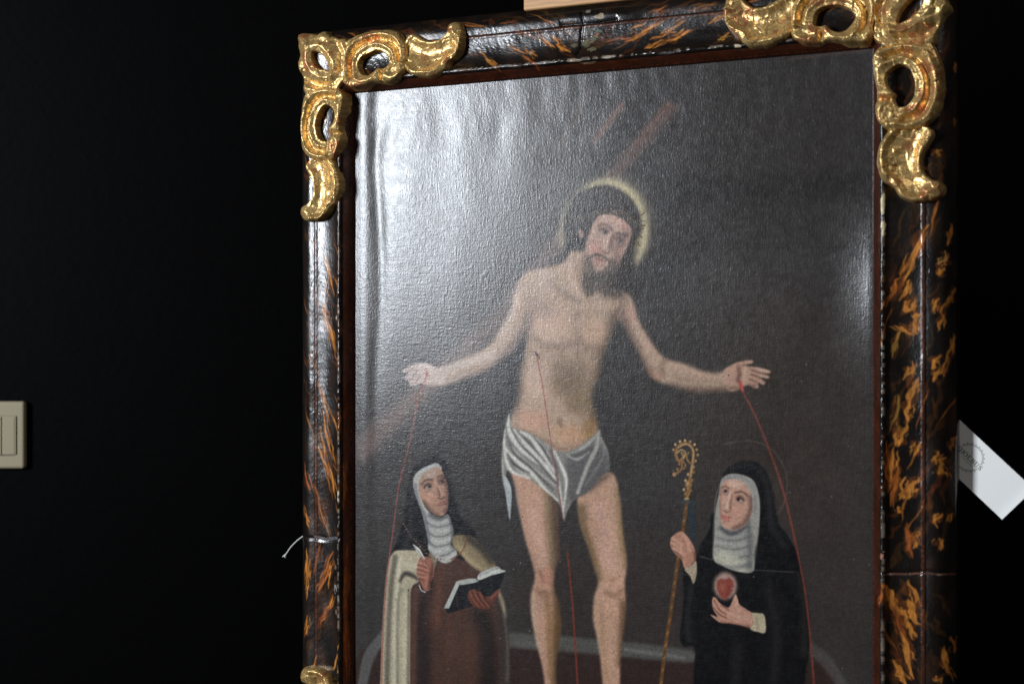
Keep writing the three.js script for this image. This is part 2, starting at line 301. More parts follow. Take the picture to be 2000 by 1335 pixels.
// beard falling below the chin
fill(pg, [[1140, 516], [1150, 534], [1180, 530], [1206, 520], [1216, 500], [1222, 520], [1214, 550], [1190, 566], [1160, 572], [1144, 580], [1136, 560]], [58, 47, 40], { a: 0.7, blur: 5 });
for (let k = 0; k < 26; k++) { const x = 1142 + rnd() * 64; line(pg, [[x, 524 + rnd() * 16], [x + rnd() * 6 - 5, 548 + rnd() * 8], [x - 4 + rnd() * 6, 566 + rnd() * 12]], 1.2, rnd() < 0.5 ? [84, 68, 56] : [36, 30, 27], { a: 0.5, blur: 0.5 }); }
// ear
oval(pg, 1134, 456, 6, 9, -0.2, [172, 136, 120], { blur: 1.5 });
line(pg, [[1135, 450], [1137, 458], [1134, 463]], 2, [110, 80, 70], { a: 0.7, blur: 0.8 });
// hair over the brow, twisted crown
fill(pg, [[1112, 405], [1128, 380], [1160, 366], [1188, 364], [1222, 380], [1244, 408], [1250, 440], [1244, 462], [1236, 466], [1232, 444], [1214, 426], [1190, 417], [1168, 421], [1154, 440], [1146, 458], [1140, 446], [1128, 448], [1122, 462], [1104, 456], [1106, 430]], [54, 45, 41], { blur: 2 });
for (const [pts, w, c] of [
  [[[1112, 440], [1128, 418], [1160, 408], [1198, 402], [1232, 420], [1248, 450]], 5, [40, 33, 30]], [[[1116, 426], [1140, 404], [1180, 398], [1220, 408], [1246, 436]], 2.5, [98, 82, 72]],
  [[[1120, 446], [1146, 424], [1176, 414], [1206, 412], [1230, 428], [1246, 456]], 2.4, [92, 76, 66]], [[[1192, 406], [1200, 416], [1214, 414], [1216, 404]], 2, [142, 122, 108]], [[[1194, 417], [1206, 410], [1222, 416], [1232, 426]], 2, [132, 110, 96]],
  [[[1130, 394], [1160, 382], [1200, 384]], 3, [70, 58, 52]], [[[1150, 376], [1190, 374], [1226, 394]], 2.5, [70, 58, 52]]]) line(pg, pts, w, c, { a: 0.75, blur: 0.8 });
for (let k = 0; k < 9; k++) { const t = k / 8, x = 1112 + t * 136, y = 436 - Math.sin(t * Math.PI * 0.9) * 30 + t * 14; line(pg, [[x - 8, y + 5], [x, y - 4], [x + 8, y + 5]], 2, k % 2 ? [140, 120, 102] : [108, 90, 76], { a: 0.85, blur: 0.7 }); }
for (const [x0, y0, x1, y1] of [[1250, 432, 1258, 431], [1250, 440, 1259, 440], [1249, 447, 1256, 447], [1247, 458, 1254, 464], [1243, 470, 1249, 480], [1112, 416, 1103, 414], [1110, 425, 1100, 424], [1118, 398, 1112, 392], [1252, 420, 1259, 414], [1140, 372, 1137, 366]]) line(pg, [[x0, y0], [x1, y1]], 1.8, [70, 62, 36], { a: 0.85, blur: 0.4 });
for (const [x, y] of [[1202, 430], [1214, 432], [1226, 446], [1158, 470], [1150, 590], [1060, 620]]) oval(pg, x, y, 1.6, 3.5, 0, [140, 78, 68], { a: 0.4, blur: 1 });

// ---- loincloth
form([[993, 806], [996, 828], [1006, 838], [1028, 843], [1052, 856], [1076, 872], [1084, 880], [1108, 881], [1132, 870], [1156, 852], [1171, 838], [1172, 849], [1186, 880], [1190, 914], [1180, 924], [1150, 958], [1120, 977], [1106, 1000], [1100, 1018], [1095, 996], [1086, 979], [1057, 954], [1034, 937], [1001, 926], [988, 920], [984, 955], [979, 930], [978, 900], [980, 868], [985, 832]], [142, 138, 130], 1.4, (g) => {
  const W = [226, 221, 208], M = [182, 177, 166], D = [64, 60, 57];
  fill(g, [[1108, 890], [1166, 870], [1190, 912], [1150, 962], [1112, 980], [1104, 930]], [100, 96, 94], { a: 0.7, blur: 7 });
  for (const [pts, a, b, c, col, al] of [
    [[[993, 808], [992, 836], [1006, 862], [1036, 890], [1066, 914], [1084, 936]], 2, 15, 4, W, 1], [[[1001, 838], [1022, 862], [1050, 890], [1080, 930]], 3, 9, 3, W, 0.95],
    [[[1014, 842], [1040, 858], [1058, 888], [1082, 922]], 5, 12, 3, W, 0.95], [[[1044, 854], [1062, 876], [1080, 914]], 3, 6, 3, M, 1], [[[1062, 864], [1074, 878]], 2, 4, 2, M, 1],
    [[[984, 838], [984, 872], [1006, 898], [1038, 926], [1062, 954], [1088, 978]], 3, 9, 4, W, 1], [[[997, 872], [1020, 898], [1050, 924], [1084, 948]], 2, 8, 4, M, 1], [[[982, 872], [988, 902], [1000, 922], [1034, 934]], 3, 7, 6, W, 1],
    [[[1002, 910], [1016, 922], [1036, 932]], 2, 5, 3, M, 0.9], [[[1080, 876], [1090, 900], [1103, 930], [1104, 950], [1098, 1000]], 3, 7, 3, W, 1], [[[1078, 880], [1086, 920], [1094, 970], [1099, 1012]], 3, 5, 2, W, 0.95],
    [[[1168, 842], [1164, 872], [1146, 910], [1126, 964]], 4, 9, 6, M, 0.9], [[[1112, 886], [1138, 874], [1166, 848]], 2, 6, 3, M, 0.8], [[[1104, 886], [1124, 897], [1150, 882]], 2, 5, 2, M, 0.85], [[[1182, 880], [1166, 912], [1140, 950]], 3, 6, 3, [128, 124, 120], 0.8], [[[979, 880], [980, 910], [984, 948]], 2, 5, 2, M, 1],
  ]) brush(g, pts, a, b, c, col, { a: al, blur: 1 });
  for (const pts of [[[996, 836], [1012, 864], [1046, 898], [1084, 944]], [[1008, 842], [1034, 868], [1064, 902]], [[988, 850], [1002, 884], [1034, 912], [1078, 956]], [[1036, 850], [1056, 872], [1078, 908]], [[1072, 874], [1084, 908], [1090, 950]], [[990, 884], [1002, 906], [1034, 924]]]) brush(g, pts, 1, 4, 2, D, { a: 0.6, blur: 1.4 });
});
fill(pg, [[982, 930], [990, 936], [996, 950], [998, 968], [996, 1000], [994, 1016], [988, 980]], [186, 190, 188], { blur: 1 });

// ---- nun with the book, left
form([[852, 890], [826, 900], [803, 922], [792, 980], [786, 1022], [766, 1080], [768, 1092], [840, 1110], [900, 1098], [930, 1050], [909, 1022], [886, 978], [876, 930], [868, 902]], [15, 15, 17], 2, (g) => {
  line(g, [[812, 930], [802, 980], [800, 1040], [786, 1076]], 10, [44, 44, 48], { a: 0.8, blur: 5 });
  line(g, [[872, 920], [884, 980], [914, 1034]], 7, [40, 40, 44], { a: 0.8, blur: 4 });
});
// habit
form([[838, 1080], [880, 1086], [906, 1096], [940, 1116], [975, 1150], [984, 1200], [980, 1270], [985, 1340], [985, 1560], [790, 1560], [796, 1335], [800, 1200], [802, 1150], [826, 1128]], [78, 53, 44], 1.8, (g) => {
  brush(g, [[834, 1140], [822, 1200], [826, 1280], [828, 1420], [830, 1550]], 16, 30, 26, [46, 34, 34], { a: 0.6, blur: 9 });
  brush(g, [[812, 1150], [806, 1260], [804, 1540]], 10, 14, 10, [88, 60, 50], { a: 0.8, blur: 4 });
  brush(g, [[930, 1190], [950, 1230], [954, 1300], [958, 1540]], 26, 34, 40, [40, 31, 29], { a: 0.6, blur: 10 });
  line(g, [[880, 1200], [876, 1280], [872, 1400]], 16, [86, 58, 48], { a: 0.4, blur: 10 });
  line(g, [[912, 1240], [918, 1300], [916, 1420]], 14, [90, 57, 45], { a: 0.45, blur: 10 });
  line(g, [[858, 1105], [856, 1160], [852, 1220]], 12, [104, 64, 50], { a: 0.6, blur: 6 });
  brush(g, [[846, 1096], [842, 1130], [840, 1160]], 3, 5, 3, [50, 36, 34], { a: 0.7, blur: 2 });
});
// dark side of the cloak on the right
form([[962, 1134], [975, 1150], [988, 1190], [994, 1255], [996, 1340], [998, 1560], [974, 1560], [976, 1340], [974, 1260], [970, 1190]], [60, 50, 45], 2, (g) => {
  brush(g, [[970, 1150], [980, 1176], [986, 1205]], 6, 9, 4, [158, 142, 116], { a: 0.9, blur: 2 });
  line(g, [[984, 1200], [990, 1260], [990, 1330]], 5, [104, 92, 84], { a: 0.7, blur: 3 });
});
// cream cloak, right shoulder
form([[881, 1048], [900, 1044], [924, 1048], [944, 1072], [966, 1102], [960, 1114], [940, 1117], [914, 1100], [896, 1080], [884, 1068]], [148, 130, 98], 1.8, (g) => {
  brush(g, [[908, 1046], [936, 1068], [962, 1102]], 16, 16, 10, [66, 56, 46], { a: 0.85, blur: 6 });
  line(g, [[890, 1062], [912, 1090], [938, 1112]], 7, [186, 166, 126], { a: 0.7, blur: 4 });
});
// cream cloak, left
form([[768, 1078], [790, 1074], [816, 1076], [822, 1090], [816, 1112], [818, 1134], [804, 1146], [801, 1180], [800, 1340], [796, 1560], [735, 1560], [742, 1340], [748, 1200], [756, 1110]], [190, 178, 148], 1.2, (g) => {
  brush(g, [[772, 1084], [764, 1140], [758, 1240], [754, 1400]], 10, 9, 10, [112, 104, 90], { a: 0.7, blur: 4 });
  line(g, [[782, 1090], [776, 1140], [772, 1220], [770, 1400]], 9, [212, 202, 174], { a: 0.8, blur: 3 });
  line(g, [[782, 1150], [776, 1200], [776, 1400]], 5, [132, 124, 106], { a: 0.8, blur: 3 });
  line(g, [[792, 1160], [790, 1240], [788, 1400]], 7, [206, 196, 166], { a: 0.8, blur: 3 });
  brush(g, [[780, 1136], [790, 1120], [806, 1124], [816, 1132]], 5, 9, 4, [70, 64, 56], { a: 0.85, blur: 2.5 });
  line(g, [[784, 1100], [800, 1106], [814, 1104]], 9, [204, 194, 166], { a: 0.7, blur: 4 });
  line(g, [[798, 1150], [797, 1250], [796, 1400]], 4, [120, 108, 90], { a: 0.7, blur: 2 });
});
fill(pg, [[838, 1076], [858, 1080], [848, 1112], [844, 1124]], [150, 140, 116], { a: 0.8, blur: 2 });
line(pg, [[866, 1060], [860, 1082], [848, 1116]], 4, [52, 42, 38], { a: 0.8, blur: 1.5 });
// wimple and face band
form([[806, 936], [818, 918], [848, 904], [858, 908], [860, 918], [830, 930], [822, 948], [822, 972], [836, 998], [858, 1010], [874, 1004], [882, 1026], [885, 1040], [880, 1062], [892, 1082], [868, 1100], [838, 1078], [834, 1052], [824, 1006], [810, 966]], [190, 185, 174], 1.2, (g) => {
  for (let k = 0; k < 9; k++) { const y = 1012 + k * 9.5; line(g, [[828 + k * 1.2, y - 3], [850, y + 7], [872, y + 4], [888, y - 7]], 2.6, k % 2 ? [104, 106, 108] : [206, 207, 204], { a: 0.65, blur: 1 }); }
  line(g, [[818, 920], [846, 906]], 5, [206, 206, 202], { a: 0.7, blur: 2 });
  line(g, [[810, 945], [816, 980], [830, 1012], [838, 1060]], 5, [118, 120, 124], { a: 0.7, blur: 2.5 });
  brush(g, [[836, 1004], [856, 1013], [876, 1006]], 6, 8, 5, [96, 94, 94], { a: 0.75, blur: 3 });
  line(g, [[876, 1012], [882, 1040], [880, 1070]], 4, [104, 104, 106], { a: 0.7, blur: 2 });
  line(g, [[842, 1076], [864, 1092], [886, 1084]], 5, [198, 196, 190], { a: 0.6, blur: 2 });
});
form([[846, 914], [826, 924], [817, 944], [819, 968], [830, 988], [844, 1003], [860, 1008], [872, 998], [875, 976], [873, 946], [864, 922], [856, 914]], [186, 142, 118], 1, (g) => {
  brush(g, [[864, 926], [872, 950], [874, 980], [868, 1002]], 10, 9, 10, [126, 92, 80], { a: 0.75, blur: 3 });
  brush(g, [[826, 976], [838, 996], [856, 1007]], 8, 8, 6, [128, 92, 76], { a: 0.65, blur: 3 });
  oval(g, 840, 926, 14, 8, -0.4, [196, 166, 146], { a: 0.8, blur: 3 });
  oval(g, 838, 972, 10, 10, 0, [204, 154, 128], { a: 0.7, blur: 4 });
  oval(g, 834, 949, 9, 7, -0.4, [112, 80, 70], { a: 0.7, blur: 2.5 });
  oval(g, 860, 940, 7, 6, -0.4, [108, 76, 68], { a: 0.75, blur: 2.2 });
  line(g, [[822, 946], [831, 937], [844, 937]], 3, [70, 52, 46], { a: 0.9, blur: 1 });
  line(g, [[853, 932], [860, 929], [868, 932]], 2.6, [70, 52, 46], { a: 0.85, blur: 1 });
  oval(g, 835, 952, 6, 3.2, -0.3, [166, 140, 126], { blur: 0.8 }); oval(g, 837.6, 949.8, 3, 3, 0, [30, 24, 24], { blur: 0.5 });
  oval(g, 861, 942, 4, 2.6, -0.3, [152, 126, 114], { blur: 0.8 }); oval(g, 862.8, 940, 2.6, 2.6, 0, [30, 24, 24], { blur: 0.5 });
  line(g, [[827, 952], [834, 946], [842, 950]], 1.6, [44, 32, 30], { a: 0.9, blur: 0.5 });
  brush(g, [[848, 938], [856, 956], [864, 968]], 5, 5, 8, [206, 164, 140], { a: 0.9, blur: 1.5 });
  brush(g, [[852, 950], [857, 962], [858, 970]], 2, 4, 4, [132, 92, 76], { a: 0.7, blur: 1.5 });
  line(g, [[855, 972], [862, 974], [868, 970]], 2.2, [88, 54, 46], { a: 0.85, blur: 0.8 });
  line(g, [[853, 986], [862, 981], [871, 980]], 2.6, [150, 84, 76], { blur: 0.8 });
  line(g, [[855, 988], [864, 985], [871, 983]], 1.3, [90, 48, 44], { a: 0.9, blur: 0.4 });
  line(g, [[858, 992], [870, 988]], 2.2, [190, 140, 118], { blur: 0.8 });
});
// rosary
for (const path of [[[787, 1022], [800, 1044], [816, 1062], [832, 1080], [848, 1090], [866, 1092]], [[908, 1052], [906, 1068], [896, 1082], [880, 1092]]]) {
  const cv = new THREE.CatmullRomCurve3(path.map(([x, y]) => new THREE.Vector3(x, y, 0)));
  for (const p of cv.getSpacedPoints(18)) oval(pg, p.x, p.y, 1.7, 1.7, 0, rnd() < 0.5 ? [158, 104, 74] : [122, 76, 56], { blur: 0.5, a: 0.9 });
}
// writing hand and quill
form([[818, 1092], [828, 1086], [838, 1090], [846, 1100], [846, 1124], [840, 1138], [838, 1152], [828, 1152], [818, 1132], [813, 1118], [814, 1104]], [164, 104, 84], 1, (g) => {
  for (const [y, x] of [[1098, 0], [1107, -1], [1116, 0], [1124, 1]]) { line(g, [[814 + x, y], [826, y + 3], [834, y + 7]], 5, [192, 130, 108], { a: 0.8, blur: 1.2 }); line(g, [[814, y + 5], [826, y + 8], [832, y + 11]], 1.8, [84, 46, 38], { a: 0.85, blur: 0.7 }); }
  brush(g, [[844, 1098], [842, 1120], [836, 1150]], 4, 7, 5, [110, 66, 54], { a: 0.75, blur: 2.5 });
  line(g, [[832, 1126], [830, 1146]], 6, [182, 124, 100], { a: 0.7, blur: 2 });
});
line(pg, [[818, 1142], [822, 1152], [830, 1156]], 2.5, [206, 202, 194], { blur: 0.7 });
brush(pg, [[806, 1063], [816, 1074], [828, 1092]], 2, 8, 3, [222, 218, 208], { blur: 0.6 });
line(pg, [[808, 1066], [822, 1084], [836, 1106]], 1.2, [96, 92, 90], { a: 0.9, blur: 0.3 });
// book
fill(pg, [[868, 1186], [892, 1138], [930, 1130], [934, 1124], [986, 1116], [976, 1146], [960, 1166], [920, 1184], [874, 1198]], [22, 24, 27], { blur: 0.8, sharp: true });
fill(pg, [[866, 1188], [890, 1136], [900, 1133], [876, 1188]], [196, 196, 186], { blur: 0.7, sharp: true });
fill(pg, [[890, 1136], [912, 1130], [928, 1130], [932, 1136], [900, 1142]], [186, 186, 176], { blur: 0.8 });
fill(pg, [[931, 1130], [936, 1119], [956, 1110], [970, 1106], [978, 1112], [986, 1116], [958, 1124], [938, 1132]], [206, 205, 194], { blur: 0.7 });
for (let k = 0; k < 4; k++) line(pg, [[934, 1126 - k * 2.5], [956, 1116 - k * 2.2], [974, 1110 - k]], 0.9, [118, 116, 108], { a: 0.7, blur: 0.3 });
line(pg, [[930, 1132], [936, 1150], [938, 1166]], 1.6, [60, 62, 66], { a: 0.7, blur: 0.6 });
form([[912, 1160], [922, 1150], [934, 1154], [946, 1164], [958, 1162], [968, 1152], [974, 1156], [962, 1178], [948, 1190], [930, 1186], [918, 1178]], [104, 56, 42], 1, (g) => {
  for (const x of [916, 925, 935]) { line(g, [[x, 1154], [x + 7, 1170], [x + 18, 1184]], 4, [138, 80, 60], { a: 0.8, blur: 1.2 }); line(g, [[x + 5, 1156], [x + 12, 1170], [x + 22, 1182]], 1.6, [48, 28, 24], { a: 0.85, blur: 0.7 }); }
  line(g, [[958, 1168], [970, 1156]], 4, [140, 82, 66], { a: 0.8, blur: 1.2 });
});
for (const pts of [[[891, 1164], [893, 1186]], [[876, 1200], [877, 1240]], [[895, 1192], [897, 1220]]]) line(pg, pts, 1.6, [128, 52, 44], { a: 0.65, blur: 0.7 });

// ---- nun with the crozier, right
const gold1 = [154, 112, 66], gold2 = [206, 172, 120];
line(pg, [[1342, 975], [1332, 1040], [1323, 1094], [1310, 1190], [1298, 1270], [1280, 1420], [1266, 1540]], 7, [112, 76, 44], { blur: 0.8 });
for (let k = 0; k < 46; k++) { const y = 980 + k / 46 * 560, rod = [[1342, 975], [1332, 1040], [1323, 1094], [1310, 1190], [1298, 1270], [1280, 1420], [1266, 1541]], i = rod.findIndex((p) => p[1] > y), x = lerp(rod[i - 1][0], rod[i][0], (y - rod[i - 1][1]) / (rod[i][1] - rod[i - 1][1])); line(pg, [[x - 1.8, y + 2.2], [x + 1.8, y - 2.2]], 2, k % 2 ? [176, 126, 68] : [80, 52, 32], { a: 0.75, blur: 0.5 }); }
line(pg, [[1341, 972], [1346, 940], [1350, 918], [1353, 896], [1352, 876], [1340, 866], [1324, 872], [1319, 888], [1326, 900], [1334, 892], [1331, 884]], 6, gold1, { blur: 0.8 });
line(pg, [[1348, 930], [1352, 900], [1353, 880], [1340, 867], [1324, 874]], 2, gold2, { a: 0.9, blur: 0.5 });
line(pg, [[1331, 898], [1330, 916], [1318, 926]], 4, gold1, { blur: 0.7 }); oval(pg, 1316, 926, 4, 4.5, 0, [188, 138, 100], { blur: 0.8 });
oval(pg, 1344, 946, 7, 9, 0, gold1, { blur: 0.8 }); oval(pg, 1342, 944, 2.5, 4, 0, gold2, { blur: 0.8 }); oval(pg, 1341, 964, 6.5, 5, 0, gold1, { blur: 0.8 }); oval(pg, 1340, 974, 5, 3, 0, gold2, { a: 0.8, blur: 0.8 });
line(pg, [[1351, 906], [1343, 900], [1340, 890], [1344, 884]], 3.5, gold1, { blur: 0.6 }); line(pg, [[1332, 900], [1338, 908], [1334, 916]], 3, gold1, { blur: 0.6 }); line(pg, [[1322, 884], [1330, 878], [1338, 884], [1334, 894]], 3, gold2, { a: 0.8, blur: 0.6 });
for (const [x, y] of [[1354, 922], [1343, 926], [1338, 938], [1351, 938], [1335, 956], [1348, 958], [1326, 906], [1322, 916]]) oval(pg, x, y, 2.6, 3.2, 0.4, rnd() < 0.5 ? gold2 : gold1, { blur: 0.5 });
for (const [x, y] of [[1314, 878], [1318, 868], [1327, 862], [1337, 860], [1347, 862], [1356, 868], [1360, 878], [1362, 888], [1358, 900], [1354, 912]]) oval(pg, x, y, 2.6, 2.8, 0, rnd() < 0.4 ? gold2 : [176, 136, 90], { blur: 0.5 });
brush(pg, [[1330, 982], [1342, 978], [1356, 984]], 2, 4, 2, [52, 80, 92], { a: 0.9, blur: 0.8 });
brush(pg, [[1347, 984], [1351, 1020], [1352, 1058]], 9, 12, 6, [40, 56, 66], { a: 0.85, blur: 2 });
line(pg, [[1412, 868], [1440, 862], [1468, 861], [1500, 872], [1524, 898], [1537, 936], [1532, 980], [1517, 1004]], 1.8, [112, 102, 92], { a: 0.6, blur: 0.8 });
// black habit
form([[1334, 1110], [1352, 1102], [1364, 1078], [1386, 1034], [1396, 1000], [1480, 1000], [1530, 1036], [1546, 1060], [1562, 1096], [1573, 1146], [1582, 1212], [1580, 1280], [1572, 1340], [1566, 1560], [1350, 1560], [1354, 1330], [1356, 1266], [1334, 1262], [1328, 1240], [1334, 1176]], [17, 16, 17], 1.6, (g) => {
  line(g, [[1560, 1120], [1572, 1190], [1570, 1280]], 10, [42, 38, 36], { a: 0.8, blur: 5 });
  line(g, [[1350, 1140], [1342, 1200], [1344, 1250]], 10, [40, 38, 38], { a: 0.8, blur: 4 });
  line(g, [[1372, 1110], [1366, 1200], [1362, 1300]], 6, [16, 15, 16], { a: 0.9, blur: 3 });
  line(g, [[1420, 1232], [1460, 1246], [1510, 1236]], 5, [14, 13, 14], { a: 0.9, blur: 3 });
  line(g, [[1500, 1150], [1516, 1230], [1512, 1330]], 14, [36, 33, 33], { a: 0.7, blur: 7 });
  line(g, [[1440, 1260], [1436, 1340]], 16, [34, 31, 31], { a: 0.6, blur: 7 });
});
// veil
form([[1456, 899], [1432, 906], [1416, 920], [1406, 944], [1398, 988], [1386, 1034], [1366, 1070], [1388, 1090], [1400, 1060], [1480, 1060], [1474, 1114], [1550, 1116], [1564, 1104], [1545, 1058], [1524, 1030], [1514, 990], [1511, 962], [1498, 924], [1480, 904]], [14, 13, 15], 1.6, (g) => {
  line(g, [[1430, 914], [1460, 906], [1488, 924], [1502, 970], [1506, 1020], [1530, 1064]], 9, [40, 38, 40], { a: 0.75, blur: 5 });
});
form([[1396, 1000], [1403, 965], [1409, 936], [1426, 925], [1450, 927], [1470, 937], [1480, 958], [1484, 990], [1481, 1040], [1474, 1080], [1470, 1116], [1440, 1116], [1412, 1106], [1393, 1092], [1394, 1050]], [168, 162, 150], 1, (g) => {
  for (let k = 0; k < 9; k++) { const y = 1040 + k * 8.6; line(g, [[1398, y], [1420, y + 6], [1444, y + 6], [1468, y - 6 + k]], 2.4, k % 2 ? [112, 112, 114] : k > 4 ? [206, 202, 178] : [180, 181, 180], { a: 0.65, blur: 1 }); }
  brush(g, [[1404, 1030], [1430, 1042], [1460, 1026]], 6, 9, 6, [84, 84, 86], { a: 0.8, blur: 3 });
  oval(g, 1420, 1090, 28, 14, 0.3, [204, 200, 176], { a: 0.55, blur: 6 });
  line(g, [[1458, 1010], [1464, 1050], [1464, 1110]], 10, [112, 110, 108], { a: 0.6, blur: 4 });
  line(g, [[1413, 936], [1436, 930], [1462, 940], [1474, 966], [1475, 1010]], 5, [150, 147, 142], { a: 0.8, blur: 1.2 });
});
form([[1410, 944], [1424, 936], [1444, 938], [1460, 952], [1469, 974], [1468, 1000], [1456, 1024], [1438, 1034], [1420, 1033], [1408, 1022], [1404, 996], [1405, 966]], [206, 160, 136], 0.9, (g) => {
  brush(g, [[1466, 966], [1466, 996], [1452, 1022], [1430, 1034]], 9, 10, 8, [132, 98, 86], { a: 0.7, blur: 3.5 });
  brush(g, [[1408, 950], [1405, 980], [1408, 1012]], 5, 5, 5, [168, 128, 112], { a: 0.6, blur: 2 });
  oval(g, 1436, 944, 14, 8, 0.3, [222, 184, 160], { a: 0.8, blur: 3 });
  oval(g, 1440, 998, 10, 10, 0, [220, 164, 142], { a: 0.7, blur: 4 });
  oval(g, 1417, 960, 6, 5.5, 0.2, [134, 98, 88], { a: 0.7, blur: 2 }); oval(g, 1445, 974, 9, 7, 0.3, [130, 94, 84], { a: 0.75, blur: 2.5 });
  line(g, [[1410, 952], [1417, 949], [1424, 954]], 2, [96, 68, 58], { a: 0.8, blur: 0.8 }); line(g, [[1435, 962], [1448, 960], [1460, 968]], 2.4, [86, 60, 52], { a: 0.85, blur: 1 });
  oval(g, 1418, 961, 4, 2.6, 0.2, [196, 172, 158], { blur: 0.6 }); oval(g, 1416.8, 959.2, 2.5, 2.6, 0, [34, 26, 25], { blur: 0.4 });
  oval(g, 1444, 977, 6, 3, 0.3, [190, 164, 150], { blur: 0.6 }); oval(g, 1441.8, 975.2, 3, 3, 0, [34, 26, 25], { blur: 0.4 });
  line(g, [[1438, 974], [1445, 971], [1453, 977]], 1.5, [54, 36, 32], { a: 0.9, blur: 0.4 });
  brush(g, [[1426, 960], [1422, 978], [1418, 994]], 4, 4, 7, [228, 190, 166], { a: 0.9, blur: 1.2 });
  brush(g, [[1430, 964], [1427, 980], [1426, 996]], 3, 4, 4, [156, 112, 96], { a: 0.7, blur: 1.5 });
  line(g, [[1414, 998], [1420, 1000], [1426, 998]], 1.9, [130, 80, 68], { a: 0.85, blur: 0.7 });
  line(g, [[1409, 1007], [1416, 1009], [1426, 1010]], 2.2, [190, 88, 86], { blur: 0.6 }); line(g, [[1412, 1012], [1418, 1014], [1423, 1013]], 2.6, [206, 104, 98], { blur: 0.7 });
  line(g, [[1413, 1018], [1424, 1017]], 1.6, [150, 106, 92], { a: 0.7, blur: 0.8 });
});
for (const [pts, w] of [[[[1410, 934], [1397, 975], [1393, 1030], [1391, 1092]], 2.2], [[[1391, 1093], [1366, 1086]], 1.8], [[[1482, 972], [1481, 1040], [1471, 1114]], 2.4], [[[1471, 1113], [1510, 1115], [1550, 1117]], 1.6]]) line(pg, pts, w, [176, 174, 170], { a: 0.42, blur: 0.8 });
// hand on the staff
form([[1310, 1050], [1322, 1040], [1332, 1038], [1344, 1050], [1356, 1072], [1358, 1098], [1350, 1110], [1336, 1110], [1330, 1092], [1316, 1080], [1308, 1064]], [192, 138, 114], 0.9, (g) => {
  for (const [x, y] of [[1310, 1050], [1311, 1060], [1314, 1070]]) { line(g, [[x, y], [x + 10, y + 5], [x + 20, y + 14]], 6, [214, 162, 138], { a: 0.75, blur: 1.5 }); line(g, [[x, y + 6], [x + 10, y + 11], [x + 18, y + 20]], 1.6, [104, 62, 50], { a: 0.85, blur: 0.6 }); }
  line(g, [[1332, 1042], [1342, 1056], [1346, 1074]], 6, [212, 158, 134], { a: 0.8, blur: 1.5 });
  brush(g, [[1356, 1076], [1357, 1096], [1348, 1110]], 4, 7, 5, [128, 82, 68], { a: 0.7, blur: 2 });
});
fill(pg, [[1336, 1112], [1350, 1104], [1359, 1096], [1360, 1120], [1354, 1140], [1346, 1124]], [186, 166, 140], { blur: 1 });
// the heart and the hand below it
oval(pg, 1416, 1144, 23, 27, 0, [214, 176, 160], { a: 0.85, blur: 3 });
fill(pg, [[1416, 1132], [1424, 1128], [1432, 1136], [1432, 1150], [1424, 1164], [1416, 1171], [1406, 1164], [1400, 1150], [1400, 1136], [1408, 1129]], [150, 74, 60], { blur: 1.5 });
oval(pg, 1410, 1146, 6, 10, 0.2, [176, 104, 84], { a: 0.7, blur: 3 }); line(pg, [[1420, 1140], [1424, 1152], [1418, 1162]], 3, [126, 46, 40], { a: 0.6, blur: 1.5 });
form([[1392, 1166], [1398, 1168], [1406, 1178], [1420, 1186], [1426, 1182], [1432, 1168], [1436, 1160], [1441, 1170], [1444, 1180], [1458, 1190], [1474, 1202], [1470, 1226], [1448, 1222], [1426, 1218], [1406, 1216], [1390, 1204], [1388, 1200], [1400, 1204], [1392, 1190], [1390, 1176]], [206, 154, 130], 0.8, (g) => {
  line(g, [[1394, 1172], [1404, 1190], [1418, 1200]], 2, [126, 78, 64], { a: 0.85, blur: 0.8 }); line(g, [[1392, 1186], [1404, 1200], [1418, 1206]], 2, [126, 78, 64], { a: 0.85, blur: 0.8 }); line(g, [[1408, 1182], [1424, 1192]], 2, [132, 84, 68], { a: 0.8, blur: 1 });
  line(g, [[1436, 1166], [1438, 1182], [1444, 1192]], 5, [226, 176, 150], { a: 0.8, blur: 1.5 }); brush(g, [[1406, 1216], [1440, 1222], [1468, 1226]], 5, 8, 5, [140, 92, 76], { a: 0.7, blur: 2.5 });
  line(g, [[1424, 1198], [1446, 1204], [1466, 1208]], 8, [220, 172, 146], { a: 0.6, blur: 3 });
});
fill(pg, [[1468, 1198], [1482, 1197], [1493, 1202], [1495, 1234], [1480, 1234], [1465, 1228], [1472, 1214]], [202, 186, 152], { blur: 1 });
line(pg, [[1476, 1204], [1480, 1218], [1478, 1230]], 2.5, [156, 138, 108], { a: 0.7, blur: 1 });

// ---- red streams
const RED = [164, 84, 74];
line(pg, [[834, 722], [830, 738], [824, 758], [815, 780], [800, 860], [778, 950], [768, 1030], [757, 1110], [749, 1210], [745, 1330], [742, 1480]], 3.2, RED, { a: 0.75, blur: 0.8 });
line(pg, [[1046, 690], [1055, 735], [1063, 785], [1074, 860], [1080, 900], [1090, 960], [1098, 1014]], 2.2, [150, 70, 68], { a: 0.7, blur: 0.7 });
line(pg, [[1107, 1080], [1113, 1140], [1119, 1210], [1127, 1335], [1134, 1480]], 3.8, [136, 58, 42], { a: 0.9, blur: 0.9 });
line(pg, [[1444, 744], [1448, 760], [1472, 806], [1500, 872], [1530, 960], [1558, 1080], [1576, 1180], [1590, 1335], [1598, 1480]], 3.6, [138, 66, 54], { a: 0.85, blur: 0.8 });
line(pg, [[1445, 746], [1450, 762]], 5, [196, 78, 70], { blur: 0.8 });
brush(pg, [[1040, 686], [1046, 690], [1052, 700]], 1, 4, 2, [92, 46, 44], { blur: 0.8 });
oval(pg, 812, 778, 9, 10, 0.4, [120, 88, 72], { blur: 1.2 });
